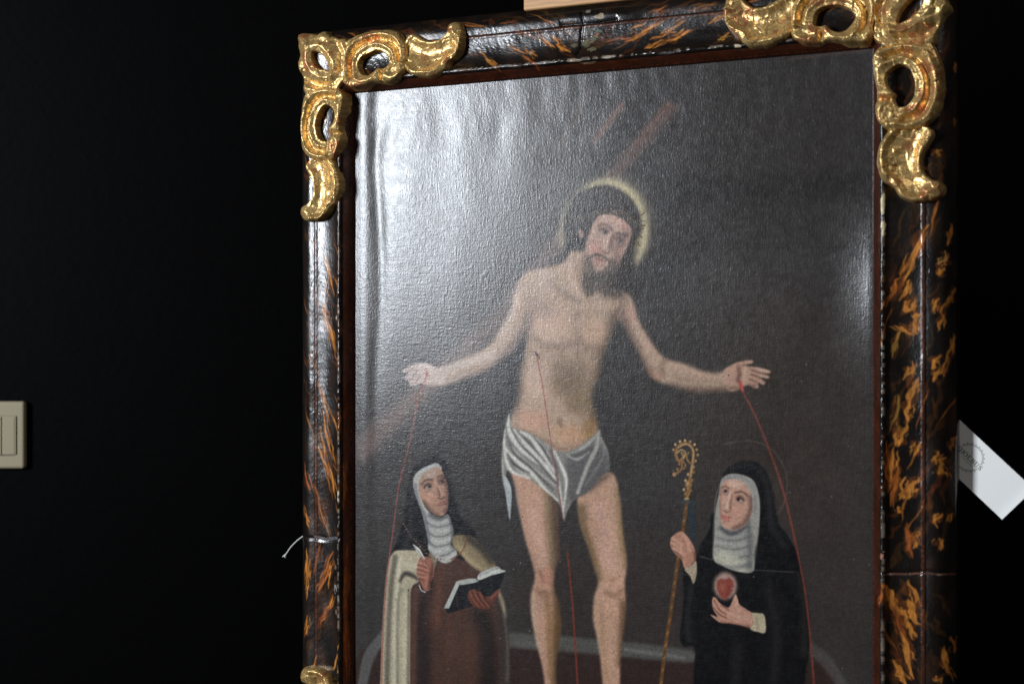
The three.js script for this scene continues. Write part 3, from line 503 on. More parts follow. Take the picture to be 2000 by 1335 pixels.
// losses, scratches
for (const [x, y, rx, ry, t] of [[1058, 377, 4, 8, 0.5], [812, 422, 3, 4, 0], [876, 411, 2.5, 2.5, 0], [782, 392, 2, 2, 0], [755, 202, 4, 3, 0], [763, 206, 3, 2, 0], [722, 330, 4, 3, 0], [718, 345, 3, 3, 0], [970, 248, 2.5, 6, 0.2], [1092, 205, 2, 9, 0.5], [874, 378, 3, 1.5, 0], [960, 362, 3, 2, 0]]) oval(pg, x, y, rx, ry, t, [50, 40, 34], { a: 0.9, blur: 0.6 });
for (let k = 0; k < 260; k++) { const x = 700 + rnd() * 1000, y = 150 + rnd() * 1250; oval(pg, x, y, 0.6 + rnd() * 1, 0.6 + rnd() * 1, 0, rnd() < 0.7 ? [30, 26, 24] : [180, 172, 160], { a: 0.4 + rnd() * 0.4 }); }
for (const pts of [[[960, 802], [985, 796]], [[930, 806], [975, 798]], [[700, 828], [740, 822], [800, 826]], [[1330, 1120], [1345, 1124]]]) line(pg, pts, 0.9, [150, 146, 140], { a: 0.5, blur: 0.3 });
// worn edge of the canvas along the top right and bottom
line(pg, [[1540, 116], [1620, 106], [1700, 98]], 4, [112, 84, 72], { a: 0.5, blur: 2 });
// age: thread grain and slow mottling over everything
{
  const im = pg.getImageData(0, 0, TW, TH), d = im.data;
  for (let y = 0, i = 0; y < TH; y++) for (let x = 0; x < TW; x++, i += 4) {
    const n = 0.91 + 0.13 * (noise(x * 0.42, y * 0.16) - 0.5) + 0.13 * (noise(x * 0.16 + 50, y * 0.42) - 0.5) + 0.16 * (fbm(x * 0.012, y * 0.012, 4) - 0.5) + 0.07 * (hash(x, y) - 0.5);
    d[i] *= n; d[i + 1] *= n; d[i + 2] *= n;
  }
  pg.putImageData(im, 0, 0);
}
const paintMap = canvasTexture(pc);
// linen weave seen through the varnish, with a little slow unevenness
const weaveMap = greyTexture(TW, TH, (x, y) => {
  const wx = x + 2.5 * noise(x * 0.02, y * 0.05), wy = y + 2.5 * noise(x * 0.05 + 9, y * 0.02);
  const warp = noise(wx * 0.62, wy * 0.06), weft = noise(wx * 0.06 + 70, wy * 0.62), grain = noise(x * 0.55 + 5, y * 0.55);
  return 0.5 + 0.30 * (warp - 0.5) + 0.32 * (weft - 0.5) + 0.50 * (grain - 0.5) + 0.24 * (noise(x * 0.26, y * 0.24 + 33) - 0.5) + 0.3 * smooth(0.72, 0.95, noise(x * 0.1 + 60, y * 0.1));
});
const varnishMap = greyTexture(373, 512, (x, y) => 0.8 + 0.12 * (fbm(x * 0.02, y * 0.02, 4) - 0.5) + 0.2 * (noise(x * 0.4, y * 0.4) - 0.5));
const paintMaterial = new THREE.MeshPhysicalMaterial({ name: 'varnished_oil_paint', map: paintMap, bumpMap: weaveMap, bumpScale: 0.00011, roughness: 0.32, roughnessMap: varnishMap, specularIntensity: 0.84 });

// ================================================================ the framed painting
const picture = new THREE.Group();
picture.name = 'framed_painting'; picture.position.set(0, EYE, 0);
tag(picture, 'oil painting of haloed man and two nuns in tortoiseshell frame with gilded corners', 'painting');
scene.add(picture);

// the canvas: slack linen with dents, ridges along the stretcher and a lifted right edge
const canvasRelief = (u, v) => {
  const l = u - UL, r = UR - u, t = VT - v;
  let w = -0.0022 * Math.sin(Math.PI * l / CW) * Math.sin(Math.PI * t / CH);
  const ring = (x, c, s) => Math.exp(-(((x - c) / s) ** 2));
  w += 0.0044 * clamp(1 - r / 0.046) ** 2 * (0.15 + 0.85 * ring(v, 0.045, 0.07));                      // lifted right edge
  w += 0.0008 * ring(l, 0.012, 0.010) - 0.0006 * ring(l, 0.030 + 0.004 * Math.sin(v * 22), 0.007) * smooth(-0.25, 0.1, v);   // stretcher ridge, left
  const dent = (px, py, sx, sy, a, turn = 0) => { const [du, dv] = onPlane(px, py), x = u - du, y = v - dv, c = Math.cos(turn), s = Math.sin(turn); return a * Math.exp(-(((x * c + y * s) / sx) ** 2) - (((-x * s + y * c) / sy) ** 2)); };
  w += dent(745, 255, 0.008, 0.035, -0.0006, -0.25) + dent(860, 240, 0.016, 0.03, -0.0004, 0.2) + dent(905, 330, 0.022, 0.05, 0.0003, 0.15) + dent(975, 250, 0.012, 0.03, -0.0003) + dent(1010, 300, 0.026, 0.05, 0.0003) + dent(740, 440, 0.008, 0.06, -0.0004) + dent(790, 330, 0.03, 0.06, 0.0006)
    + dent(1290, 150, 0.007, 0.014, 0.0002) + dent(1240, 160, 0.007, 0.02, 0.0002) + dent(1180, 165, 0.008, 0.02, -0.0002) + dent(1110, 170, 0.008, 0.02, 0.00025) + dent(1060, 180, 0.008, 0.02, -0.0002);
  w += 0.0006 * (fbm(u * 11 + 3, v * 7, 3) - 0.5) + 0.00022 * (noise(u * 120, v * 60) - 0.5) * smooth(0.12, 0.0, t);
  return w;
};
mesh('painted_canvas', gridGeometry(170, 220, (i, j) => {
  const s = -0.006 / CW + (1 + 0.012 / CW) * i / 170, q = -0.006 / CH + (1 + 0.012 / CH) * j / 220, u = UL + s * CW, v = VB + q * CH;
  return [u, v, canvasRelief(u, v), s, q];
}), paintMaterial, picture).userData.label = 'dark varnished oil painting, haloed man above two nuns';

// moulding: (distance outward from the sight edge, height) in millimetres
const LIP = [[0, -3], [0.4, 2], [1.6, 4.6], [4.5, 8.6], [7.5, 11.4], [9.2, 12.4]];
const BEAD = [[9.2, 12.0], [9.4, 14], [10.4, 15.3], [11.8, 15.9], [13.2, 15.3], [14.3, 14], [14.6, 12.6]];
const PANEL = [[14.6, 12.6], [15.6, 11.4], [18, 9.6], [21.5, 8.2], [26, 7.2], [31, 6.5], [36, 6.2], [41, 6.2], [44.6, 6.3], [45.6, 6.6], [47, 6.9], [48.4, 6.7], [49.3, 6.1], [50.2, 6.0],
  [51, 6.25], [55, 6.4], [59, 6.0], [63, 4.2], [67, 0.8], [70.6, -3.2], [73.8, -7.2], [75.2, -9.5], [75.5, -14], [75.5, -28]];
const arc = [0]; const ALL = [...LIP, ...BEAD.slice(1), ...PANEL.slice(1)];
for (let i = 1; i < ALL.length; i++) arc.push(arc[i - 1] + Math.hypot(ALL[i][0] - ALL[i - 1][0], ALL[i][1] - ALL[i - 1][1]));
const ARC = arc[arc.length - 1];
const spots = [0, LIP.length - 1, LIP.length + BEAD.length - 2];   // where each moulding starts in ALL
// sides: run(q, d) -> place along the side; every side has s from 0 to its outer length
const SIDES = {
  left: { len: CH + 2 * FW, at: (q, d) => [UL - d, lerp(VB - d, VT + d, q)], s: (u, v) => v - VB + FW, flip: true },
  right: { len: CH + 2 * FW, at: (q, d) => [UR + d, lerp(VB - d, VT + d, q)], s: (u, v) => v - VB + FW, flip: false },
  top: { len: CW + 2 * FW, at: (q, d) => [lerp(UL - d, UR + d, q), VT + d], s: (u) => u - UL + FW, flip: true },
  bottom: { len: CW + 2 * FW, at: (q, d) => [lerp(UL - d, UR + d, q), VB - d], s: (u) => u - UL + FW, flip: false },
};
const RW = 2048, RH = 256;
// where a point noted on the photograph lies on a side's moulding: [s, arc length]
function onSide(side, px, py) {
  const d = rayOf(px, py); let best = null;
  for (let i = 1; i < ALL.length; i++) for (const f of [0]) {
    const [d0, w0] = ALL[i - 1].map((x) => x / 1000), [d1, w1] = ALL[i].map((x) => x / 1000);
    const sign = side === 'left' || side === 'bottom' ? -1 : 1, vert = side === 'left' || side === 'right', k = vert ? 0 : 1;
    const e = { left: UL, right: UR, top: VT, bottom: VB }[side], a0 = e + sign * d0, a1 = e + sign * d1, o = vert ? CX : 0;
    // 2D: o + t d[k] = a0 + m (a1 - a0); CZ + t d[2] = w0 + m (w1 - w0)
    const A = d[k], B = -(a1 - a0), C = a0 - o, D = d[2], E = -(w1 - w0), F = w0 - CZ, det = A * E - B * D;
    if (Math.abs(det) < 1e-12) continue;
    const t = (C * E - B * F) / det, m = (A * F - C * D) / det;
    if (m < -0.001 || m > 1.001 || (best && t > best.t)) continue;
    const u = CX + t * d[0], v = t * d[1];
    best = { t, s: SIDES[side].s(u, v), a: lerp(arc[i - 1], arc[i], m) };
  }
  return best ? [best.s, best.a] : null;
}
const railMaps = {};
const RUST = [92, 44, 24], ORANGE = [198, 126, 52];
function railTexture(side) {
  const c = newCanvas(RW, RH), g = c.getContext('2d'), L = SIDES[side].len, X = (s) => s / L * RW, Y = (a) => (1 - a / ARC) * RH, kx = RW / L / 1000, ky = RH / ARC;
  g.fillStyle = rgba([24, 19, 16]); g.fillRect(0, 0, RW, RH);
  const band = (a0, a1, col, al) => { g.fillStyle = rgba(col, al); g.fillRect(0, Y(a1), RW, Y(a0) - Y(a1)); };
  band(0, arc[5], [58, 26, 12], 1);
  const iR = ALL.findIndex((p) => p[0] === 45.6), iR2 = ALL.findIndex((p) => p[0] === 49.3);
  band(arc[iR], arc[iR2] - 0.6, [74, 40, 28], 0.9);
  band(arc[iR2] - 0.4, arc[iR2] + 1, [14, 10, 8], 0.9);
  band(arc[5] - 0.4, arc[5] + 1.0, [14, 10, 8], 0.9);
  for (let x = 0; x < RW; x += 3) { const k = noise(x * 0.02 + side.length * 40, 2.5), m = noise(x * 0.11, side.length); if (k * 0.6 + m * 0.5 > 0.56) { g.fillStyle = rgba(m > 0.6 ? [128, 116, 102] : [78, 68, 60], 0.8); g.fillRect(x, Y(arc[9] + 2 * m), 3, 4 + 9 * k); } }
  // mottled brown clouds under the streaks
  for (let k = 0; k < 90; k++) { const x = rnd() * RW, y = rnd() * RH * 0.8; const rx = 14 + rnd() * 40, ry = 5 + rnd() * 10, t = rnd() - 0.5, al = 0.25 + 0.2 * rnd(); soft(g, [x - rx, y - rx, x + rx, y + rx], 7, (k) => { k.fillStyle = rgba([78, 46, 26], al); k.beginPath(); k.ellipse(x, y, rx, ry, t, 0, 7); k.fill(); }); }
  // one feathered tortoiseshell streak between two places on the moulding
  const streak = ([s0, a0], [s1, a1], w, col, al = 0.95) => {
    const n = 12, up = [], dn = [], x0 = X(s0), y0 = Y(a0), x1 = X(s1), y1 = Y(a1), len = Math.hypot(x1 - x0, y1 - y0) || 1, nx = -(y1 - y0) / len, ny = (x1 - x0) / len, ph = rnd() * 50;
    for (let i = 0; i <= n; i++) {
      const t = i / n, prof = Math.pow(Math.sin(Math.PI * clamp(t * 0.96 + 0.02)), 0.65), b = (noise(ph + t * 4, 3) - 0.5) * w * 0.9;
      const ha = w * prof * (0.3 + 0.75 * noise(ph + t * 6, 1)), hb = w * prof * (0.3 + 0.75 * noise(ph + t * 6, 7)), x = lerp(x0, x1, t) + nx * b, y = lerp(y0, y1, t) + ny * b;
      up.push([x + nx * ha * 0.5, y + ny * ha * 0.5]); dn.unshift([x - nx * hb * 0.5, y - ny * hb * 0.5]);
    }
    soft(g, boundsOf([...up, ...dn]), 0.9, (k) => { k.fillStyle = rgba(col, al); k.beginPath(); [...up, ...dn].forEach((p, i) => i ? k.lineTo(...p) : k.moveTo(...p)); k.fill(); });
  };
  const clump = (x0, y0, x1, y1, w, col = side === 'right' ? [184, 118, 50] : ORANGE, al = 0.92) => {   // ends noted on the photograph
    const near = (x, y) => { for (const k of [0, 4, 8, 12]) { const h = onSide(side, x + (side === 'left' ? k : side === 'right' ? -k : 0), y + (side === 'top' ? k : 0)); if (h) return h; } return null; };
    const a = near(x0, y0), b = near(x1, y1), W = w * (side === 'right' ? 1.75 : 1.15);
    if (!a || !b || Math.abs(a[1] - b[1]) > 50) return;
    streak(a, b, W * 1.9, [110, 58, 26], 0.55);
    streak(a, b, W, col, al);
    for (let k = 0; k < 4; k++) { const t = rnd() * 0.7, f = 0.2 + rnd() * 0.4, o = (rnd() - 0.5) * 9; const p = [lerp(a[0], b[0], t), lerp(a[1], b[1], t) + o]; streak(p, [p[0] + (b[0] - a[0]) * f, p[1] + (b[1] - a[1]) * f + o * 0.3], W * (0.3 + 0.4 * rnd()), col, al * 0.85); }
  };
  const list = {
    left: [[632, 492, 648, 560, 7], [636, 500, 652, 580, 6], [630, 585, 655, 690, 7], [640, 640, 656, 690, 5], [628, 590, 640, 650, 5], [622, 740, 645, 830, 7], [627, 800, 650, 900, 8], [640, 790, 662, 860, 6], [624, 830, 640, 920, 6], [620, 870, 655, 960, 8], [640, 900, 656, 975, 6], [612, 940, 640, 1040, 9, [176, 108, 56], 0.8], [594, 900, 606, 960, 6, [170, 92, 46]], [593, 985, 606, 1030, 7], [596, 1000, 604, 1020, 5],
      [600, 1070, 598, 1140, 10], [606, 1090, 597, 1150, 8], [604, 1130, 598, 1170, 7], [650, 1075, 624, 1140, 8, [176, 96, 42]], [646, 1105, 618, 1160, 8, [186, 104, 44]], [651, 1090, 640, 1150, 6], [650, 1160, 628, 1215, 8], [640, 1180, 622, 1225, 7, [150, 74, 36]], [626, 1060, 614, 1120, 7, [140, 76, 40]], [600, 1200, 598, 1240, 8], [606, 1215, 597, 1240, 6],
      [668, 620, 666, 660, 5, [150, 84, 36], 0.7], [664, 800, 662, 850, 5, [150, 84, 36], 0.7], [672, 900, 668, 1000, 7, [112, 60, 26], 0.8], [676, 1060, 676, 1330, 9, [104, 48, 18], 0.85]],
    top: [[934, 98, 972, 132, 7, [196, 140, 60]], [955, 118, 976, 134, 6, [196, 120, 52]], [990, 86, 1030, 108, 5], [1022, 92, 1046, 112, 7], [1020, 105, 1054, 130, 6, [186, 104, 50]], [1052, 68, 1086, 96, 6], [1076, 66, 1102, 96, 8], [1085, 86, 1116, 102, 7], [1152, 84, 1172, 66, 6, [186, 120, 70]], [1220, 84, 1290, 42, 8], [1240, 72, 1300, 38, 6], [1268, 80, 1322, 58, 8], [1290, 66, 1344, 36, 6], [1258, 96, 1300, 78, 8], [1300, 84, 1350, 58, 8], [1180, 80, 1240, 70, 6, [150, 84, 50]], [1230, 58, 1262, 44, 5], [1380, 46, 1424, 20, 8, [168, 110, 44]], [1400, 76, 1426, 62, 9, [180, 128, 54]], [1270, 24, 1306, 10, 6, [160, 90, 44]], [975, 46, 1010, 40, 5, [150, 84, 50], 0.7], [1062, 40, 1084, 44, 5, [160, 90, 50], 0.7], [1340, 20, 1400, 8, 7, [140, 86, 40], 0.8]],
    right: [[1812, 436, 1764, 540, 9], [1800, 470, 1756, 560, 7], [1760, 540, 1730, 600, 8, [170, 96, 40]], [1776, 545, 1762, 590, 8], [1764, 590, 1786, 610, 9], [1788, 580, 1776, 610, 7], [1782, 620, 1800, 612, 7], [1786, 650, 1752, 640, 7], [1790, 630, 1784, 652, 9], [1798, 610, 1782, 650, 7], [1758, 640, 1742, 700, 6, [150, 110, 50]], [1786, 705, 1770, 745, 9], [1792, 735, 1770, 800, 9], [1780, 780, 1768, 826, 8], [1760, 830, 1744, 870, 8], [1774, 826, 1752, 868, 7], [1758, 770, 1740, 850, 6, [140, 100, 44]], [1738, 860, 1732, 960, 9, [190, 100, 42]], [1746, 870, 1738, 950, 7],
      [1850, 490, 1838, 520, 9, [176, 124, 66]], [1862, 436, 1850, 480, 7], [1845, 520, 1835, 540, 7], [1866, 560, 1848, 600, 7], [1848, 590, 1836, 640, 8], [1832, 580, 1820, 610, 6], [1864, 650, 1850, 710, 7], [1836, 690, 1822, 720, 8], [1846, 715, 1822, 745, 9], [1852, 690, 1842, 735, 6], [1866, 850, 1856, 880, 9, [170, 96, 40]], [1836, 880, 1824, 905, 7], [1794, 860, 1786, 890, 7],
      [1768, 930, 1764, 975, 9], [1796, 930, 1770, 965, 8], [1792, 950, 1764, 975, 8], [1752, 910, 1744, 990, 7, [170, 94, 40]], [1760, 990, 1752, 1000, 6], [1790, 1035, 1782, 1070, 8], [1800, 1030, 1782, 1068, 6], [1772, 1020, 1780, 1090, 6, [150, 80, 38]], [1838, 1000, 1828, 1030, 9], [1862, 1000, 1856, 1020, 7], [1834, 1050, 1838, 1075, 7], [1836, 920, 1832, 926, 6], [1842, 890, 1836, 915, 8], [1836, 905, 1850, 932, 7],
      [1722, 1140, 1750, 1175, 9, [196, 112, 42]], [1730, 1150, 1770, 1212, 11], [1776, 1130, 1794, 1190, 8], [1770, 1170, 1800, 1220, 10], [1762, 1190, 1786, 1250, 8], [1756, 1225, 1790, 1325, 9], [1740, 1290, 1776, 1335, 9], [1744, 1180, 1768, 1250, 6, [130, 70, 34]], [1844, 1260, 1852, 1310, 9], [1860, 1240, 1866, 1275, 7, [160, 92, 38]], [1826, 1320, 1840, 1335, 8], [1722, 1150, 1718, 1185, 6, [176, 98, 42]], [1840, 1285, 1862, 1325, 6],
      [1836, 290, 1830, 305, 7, [150, 100, 40]], [1866, 120, 1864, 140, 7, [150, 100, 40]], [1866, 230, 1864, 245, 6, [130, 86, 34]], [1812, 325, 1806, 330, 6, [130, 86, 34]]],
    bottom: [],
  }[side];
  const joint = side === 'top' || side === 'bottom' ? 0.5 * L + 0.0 : 0.362;
  for (let k = 0; k < 110; k++) {
    const s = rnd() * L, out = s > joint ? 1 : -1, a = 17 + rnd() * 62, f = 0.012 + rnd() * 0.03, da = 6 + rnd() * 14, amber = rnd() < 0.22;
    streak([s, a], [s + out * f, a + da], amber ? 5 + rnd() * 5 : 10 + rnd() * 16, amber ? [168, 98, 40] : [84 + rnd() * 30, 48 + rnd() * 12, 24], amber ? 0.8 : 0.42);
  }
  for (const q of list) clump(...q);
  // the stretches out of the photograph carry on in the same manner
  const unseen = side === 'bottom' ? [0.15, 0.62, 46] : side === 'top' ? [0, 0, 0] : [0.02, 0.22, 24];
  for (let k = 0; k < unseen[2]; k++) { const s = lerp(unseen[0], unseen[1], rnd()), a = 20 + rnd() * 55, f = s < L / 2 ? 1 : -1; streak([s, a], [s + f * (0.01 + rnd() * 0.03), a - 6 - rnd() * 12], 6 + rnd() * 8, ORANGE); }
  // rust dots along the ridge and the lip, nicks of bare gesso
  for (let x = 0; x < RW; x += 5) { if (rnd() < 0.55) { g.fillStyle = rgba(rnd() < 0.4 ? [168, 92, 54] : [38, 22, 16], 0.7); g.fillRect(x, Y(arc[iR + 1]) - 3 + rnd() * 6, 3, 2); } if (rnd() < 0.35) { g.fillStyle = rgba([150, 70, 40], 0.65); g.fillRect(x, Y(arc[2]) - 2, 4, 2); } }
  const nick = (x, y, rx, ry, col = [206, 190, 156]) => { const [s, a] = onSide(side, x, y) ?? [0, 30]; g.fillStyle = rgba(col, 0.95); g.beginPath(); for (let k = 0; k < 14; k++) { const t = k / 14 * 6.283, r = 0.55 + 0.6 * rnd(); const qx = X(s) + rx * r * Math.cos(t), qy = Y(a) + ry * r * Math.sin(t); k ? g.lineTo(qx, qy) : g.moveTo(qx, qy); } g.fill(); };
  if (side === 'left') { nick(659, 964, 9, 6); nick(659, 975, 7, 4); nick(655, 1150, 12, 6, [150, 146, 138]); nick(655, 1152, 7, 3, [30, 24, 20]); nick(655, 1107, 8, 4, [120, 104, 92]); nick(657, 620, 6, 4, [180, 170, 160]); nick(656, 1195, 8, 4, [110, 98, 90]); nick(652, 330, 24, 4, [130, 126, 122]); }
  if (side === 'right') { nick(1725, 395, 26, 7, [214, 196, 156]); nick(1727, 440, 14, 8, [222, 206, 168]); nick(1726, 455, 7, 6, [200, 180, 140]); nick(1722, 1085, 8, 5, [150, 104, 88]); }
  if (side === 'top') { nick(1441, 89, 13, 5, [224, 206, 170]); nick(1120, 118, 26, 5, [146, 130, 112]); nick(1190, 110, 22, 5, [158, 146, 130]); nick(1150, 122, 30, 4, [110, 84, 66]); nick(1170, 32, 18, 8, [150, 134, 110]); nick(1150, 22, 10, 7, [128, 118, 104]); nick(1036, 103, 5, 4, [170, 168, 164]); nick(985, 128, 40, 4, [120, 116, 112]); nick(1060, 122, 30, 4, [124, 118, 112]); nick(1300, 104, 30, 4, [96, 92, 88]); }
  // repaired splits across the sides
  const split = (pts, col, w) => { g.save(); g.strokeStyle = rgba(col, 0.8); g.lineWidth = w; g.beginPath(); pts.forEach(([x, y], i) => { const [s, a] = onSide(side, x, y) ?? [0, 30]; i ? g.lineTo(X(s), Y(a)) : g.moveTo(X(s), Y(a)); }); g.stroke(); g.restore(); };
  if (side === 'left') { split([[612, 1047], [636, 1052], [656, 1050], [664, 1054]], [120, 114, 116], 7); split([[612, 1052], [640, 1055], [660, 1054]], [40, 30, 26], 2); split([[594, 1050], [606, 1050]], [50, 36, 28], 2); }
  if (side === 'right') { split([[1726, 1122], [1770, 1121], [1808, 1118], [1868, 1120]], [110, 72, 56], 4); split([[1726, 1119], [1790, 1116], [1866, 1117]], [12, 9, 8], 2); }
  if (side === 'top') { for (const [x, y, rx, ry] of [[1150, 62, 16, 9], [1160, 74, 12, 8], [1146, 84, 18, 10], [1156, 96, 14, 6], [1126, 70, 10, 9], [1122, 88, 12, 7], [1170, 60, 14, 5], [1108, 60, 12, 5]]) nick(x, y, rx, ry, [72 + rnd() * 26, 66 + rnd() * 22, 60 + rnd() * 18]); split([[1134, 22], [1140, 44], [1136, 60], [1132, 96]], [4, 3, 3], 6); split([[1100, 50], [1146, 46], [1170, 44], [1200, 40]], [4, 3, 3], 5); split([[1132, 96], [1124, 106]], [4, 3, 3], 4); }
  const im = g.getImageData(0, 0, RW, RH), d = im.data;
  for (let y = 0, i = 0; y < RH; y++) for (let x = 0; x < RW; x++, i += 4) { const n = 1 + 0.5 * (fbm(x * 0.03, y * 0.06, 4) - 0.5) + 0.3 * (noise(x * 0.12, y * 0.5) - 0.5); d[i] *= n; d[i + 1] *= n; d[i + 2] *= n; }
  g.putImageData(im, 0, 0);
  return canvasTexture(c);
}
// crackle and brush-marks of old varnish on the rails; ridge carries a row of small punched dots
const railBump = greyTexture(1024, 256, (x, y) => {
  const craze = Math.abs(noise(x * 0.11, y * 0.05) - 0.5) + Math.abs(noise(x * 0.05 + 30, y * 0.13) - 0.5);
  return 0.55 + 0.4 * (fbm(x * 0.05, y * 0.09, 3) - 0.5) - 0.35 * smooth(0.10, 0.0, craze) + 0.22 * (noise(x * 0.5, y * 0.5) - 0.5);
});
const railRough = greyTexture(512, 128, (x, y) => 0.55 + 0.7 * (fbm(x * 0.04, y * 0.08, 4) - 0.4));
// open cracks and splits, as places noted on the photograph; the moulding is sunk along them
const CRACKS = {
  top: [[[1134, 20], [1140, 44], [1136, 60], [1132, 96], [1124, 110]], [[1096, 50], [1146, 46], [1170, 44], [1204, 39]]], left: [[[596, 1049], [612, 1051], [640, 1054], [660, 1053]]],
  right: [[[1726, 1119], [1770, 1118], [1808, 1116], [1864, 1118]]], bottom: [],
};
for (const side of ['left', 'top', 'right', 'bottom']) {
  const sd = SIDES[side], map = railTexture(side), N = Math.round(sd.len / 0.0013);
  const cracks = CRACKS[side].map((c) => c.map(([x, y]) => onSide(side, x, y)).filter(Boolean).map(([s, a]) => [s * 1000, a])).filter((c) => c.length > 1);
  const material = (name, o) => new THREE.MeshPhysicalMaterial({ name, map, bumpMap: railBump, bumpScale: 0.0004, roughness: 0.42, roughnessMap: railRough, ...o });
  const ribbon = (prof, first, rough) => gridGeometry(N, prof.length - 1, (i, j) => {
    const [d, w] = prof[j], q = i / N, [u, v] = sd.at(q, d / 1000), s = sd.s(u, v), low = side.length * 7.7;
    const wave = 0.0006 * (noise(s * 55 + low, d * 0.06) - 0.5) + rough * (noise(s * 330 + low, d * 0.9) - 0.5) * smooth(0, 0.01, Math.min(q, 1 - q)), sunk = cracks.reduce((t, c) => Math.max(t, smooth(1.7, 0.3, polyDist(s * 1000, arc[first + j], c))), 0), push = j === 0 || d > 75 ? 0 : wave - 0.0016 * sunk;
    return [u, v, w / 1000 + push, s / sd.len, arc[first + j] / ARC];
  }, sd.flip);
  const rail = mesh('frame_rail', ribbon(PANEL, spots[2], 0.0002), material('tortoiseshell_varnish', {}), picture);
  rail.userData.label = { left: 'left frame rail, black and orange tortoiseshell, shining along its face', top: 'top frame rail, cracked near its middle', right: 'right frame rail in shade, black with amber streaks', bottom: 'bottom frame rail' }[side];
  mesh('inner_lip', ribbon(LIP, 0, 0.0001), material('red_brown_lip', { roughness: 0.5 }), rail);
  mesh('bead_moulding', ribbon(BEAD, spots[1], 0.0009), material('worn_bead', { roughness: 0.4 }), rail);
}
// backing board so that nothing shows through from behind
mesh('backing_board', new THREE.BoxGeometry(CW + 0.13, CH + 0.13, 0.004).translate((UL + UR) / 2, (VT + VB) / 2, -0.022), new THREE.MeshStandardMaterial({ name: 'backing_wood', color: new THREE.Color(0.12, 0.08, 0.05), roughness: 0.9 }), picture);

// ---- gilded corner carvings, drawn in millimetres along (a) and across (b) from the outer corner
const closed = (pts) => new THREE.CatmullRomCurve3(pts.map(([x, y]) => new THREE.Vector3(x, y, 0)), true).getSpacedPoints(Math.max(40, pts.length * 8)).map((p) => [p.x, p.y]);
const open = (pts) => new THREE.CatmullRomCurve3(pts.map(([x, y]) => new THREE.Vector3(x, y, 0))).getSpacedPoints(Math.max(8, pts.length * 5)).map((p) => [p.x, p.y]);
function inside(x, y, poly) { let c = false; for (let i = 0, j = poly.length - 1; i < poly.length; j = i++) { const [xi, yi] = poly[i], [xj, yj] = poly[j]; if ((yi > y) !== (yj > y) && x < (xj - xi) * (y - yi) / (yj - yi) + xi) c = !c; } return c; }
function signed(x, y, poly) { let d = 1e9; for (let i = 0, j = poly.length - 1; i < poly.length; j = i++) d = Math.min(d, segDist(x, y, poly[j], poly[i])); return inside(x, y, poly) ? d : -d; }
const CARVINGS = {
  corner: {
    name: 'corner_shell', H: 9, R: 2.4,
    out: [[-2, 2], [2, -2], [14, -1], [26, 2], [36, -1], [44, 4], [56, 10], [68, 12], [72, 26], [68, 42], [68, 58], [62, 64], [58, 68], [42, 68], [26, 72], [12, 68], [10, 56], [4, 44], [-1, 36], [2, 26], [-1, 14]],
    holes: [[[21, 20], [30, 21], [40, 29], [46, 39], [48, 48], [40, 46], [29, 40], [21, 30]]],
    strokes: [[[[18, 16], [32, 16], [46, 26], [54, 42], [52, 54]], 4, 2.6], [[[16, 18], [16, 32], [26, 46], [42, 54], [54, 52]], 4, 2.6], [[[32, 4], [38, 6]], 5, 4], [[[4, 32], [6, 38]], 5, 4], [[[4, 4], [12, 12]], 5, 2], [[[50, 12], [60, 26], [62, 44]], 4, -4.4], [[[12, 50], [26, 60], [44, 62]], 4, -4.4], [[[62, 14], [66, 30], [64, 48]], 3, 2], [[[14, 62], [30, 66], [48, 64]], 3, 2]],
  },
  scroll: {
    name: 'scroll_carving', H: 9.5, R: 2.4,
    out: [[62, 34], [64, 18], [76, 9], [94, 5], [116, 5], [134, 11], [144, 24], [146, 40], [145, 54], [136, 63], [122, 66], [108, 64], [92, 67], [74, 67], [64, 58], [61, 46]],
    holes: [[[80, 44], [84, 34], [94, 29], [106, 27], [118, 29], [126, 36], [127, 46], [119, 50], [112, 49], [108, 54], [98, 58], [88, 56]]],
    strokes: [[[[72, 60], [68, 40], [74, 22], [92, 12], [114, 11], [132, 18], [140, 32], [140, 46]], 3.2, 3.2], [[[84, 58], [78, 44], [82, 31], [96, 23], [114, 23], [127, 31], [131, 42]], 2.6, 2.4], [[[76, 54], [74, 38], [84, 24], [100, 17], [118, 17], [131, 25], [136, 40]], 3, -4.6], [[[140, 46], [138, 58], [126, 61], [120, 56]], 4, 3], [[[112, 52], [104, 60], [92, 62], [82, 60]], 4, 2.4], [[[116, 52], [116, 64]], 2.2, -5], [[[66, 22], [63, 40], [66, 56]], 2, -5.5], [[[126, 52], [132, 50]], 3, 2]],
  },
  leaf: {
    name: 'leaf_carving', H: 8.5, R: 2.4,
    out: [[139, 30], [143, 18], [150, 13], [160, 18], [172, 23], [184, 22], [191, 16], [193, 8], [198, 4], [206, 5], [211, 12], [213, 26], [210, 38], [204, 46], [198, 50], [193, 58], [184, 63], [170, 64], [156, 61], [145, 54], [139, 44]],
    holes: [],
    strokes: [[[[150, 30], [164, 36], [180, 37], [194, 32]], 9, -4.6], [[[146, 48], [156, 56], [172, 59], [184, 57], [190, 50], [198, 44], [207, 38], [209, 22]], 3.2, 3.4], [[[200, 10], [203, 18]], 5, 2.6], [[[188, 50], [182, 46], [174, 50]], 3, -2], [[[150, 17], [164, 25], [184, 27]], 3, 1.6]],
  },
};
for (const c of Object.values(CARVINGS)) { c.poly = closed(c.out); c.holePolys = c.holes.map((h) => { const mx = h.reduce((t, p) => t + p[0], 0) / h.length, my = h.reduce((t, p) => t + p[1], 0) / h.length; return closed(h.map(([x, y]) => [mx + (x - mx) * 0.8, my + (y - my) * 0.8])); }); c.lines = c.strokes.map(([p, w, h]) => [open(p), w, h]); }
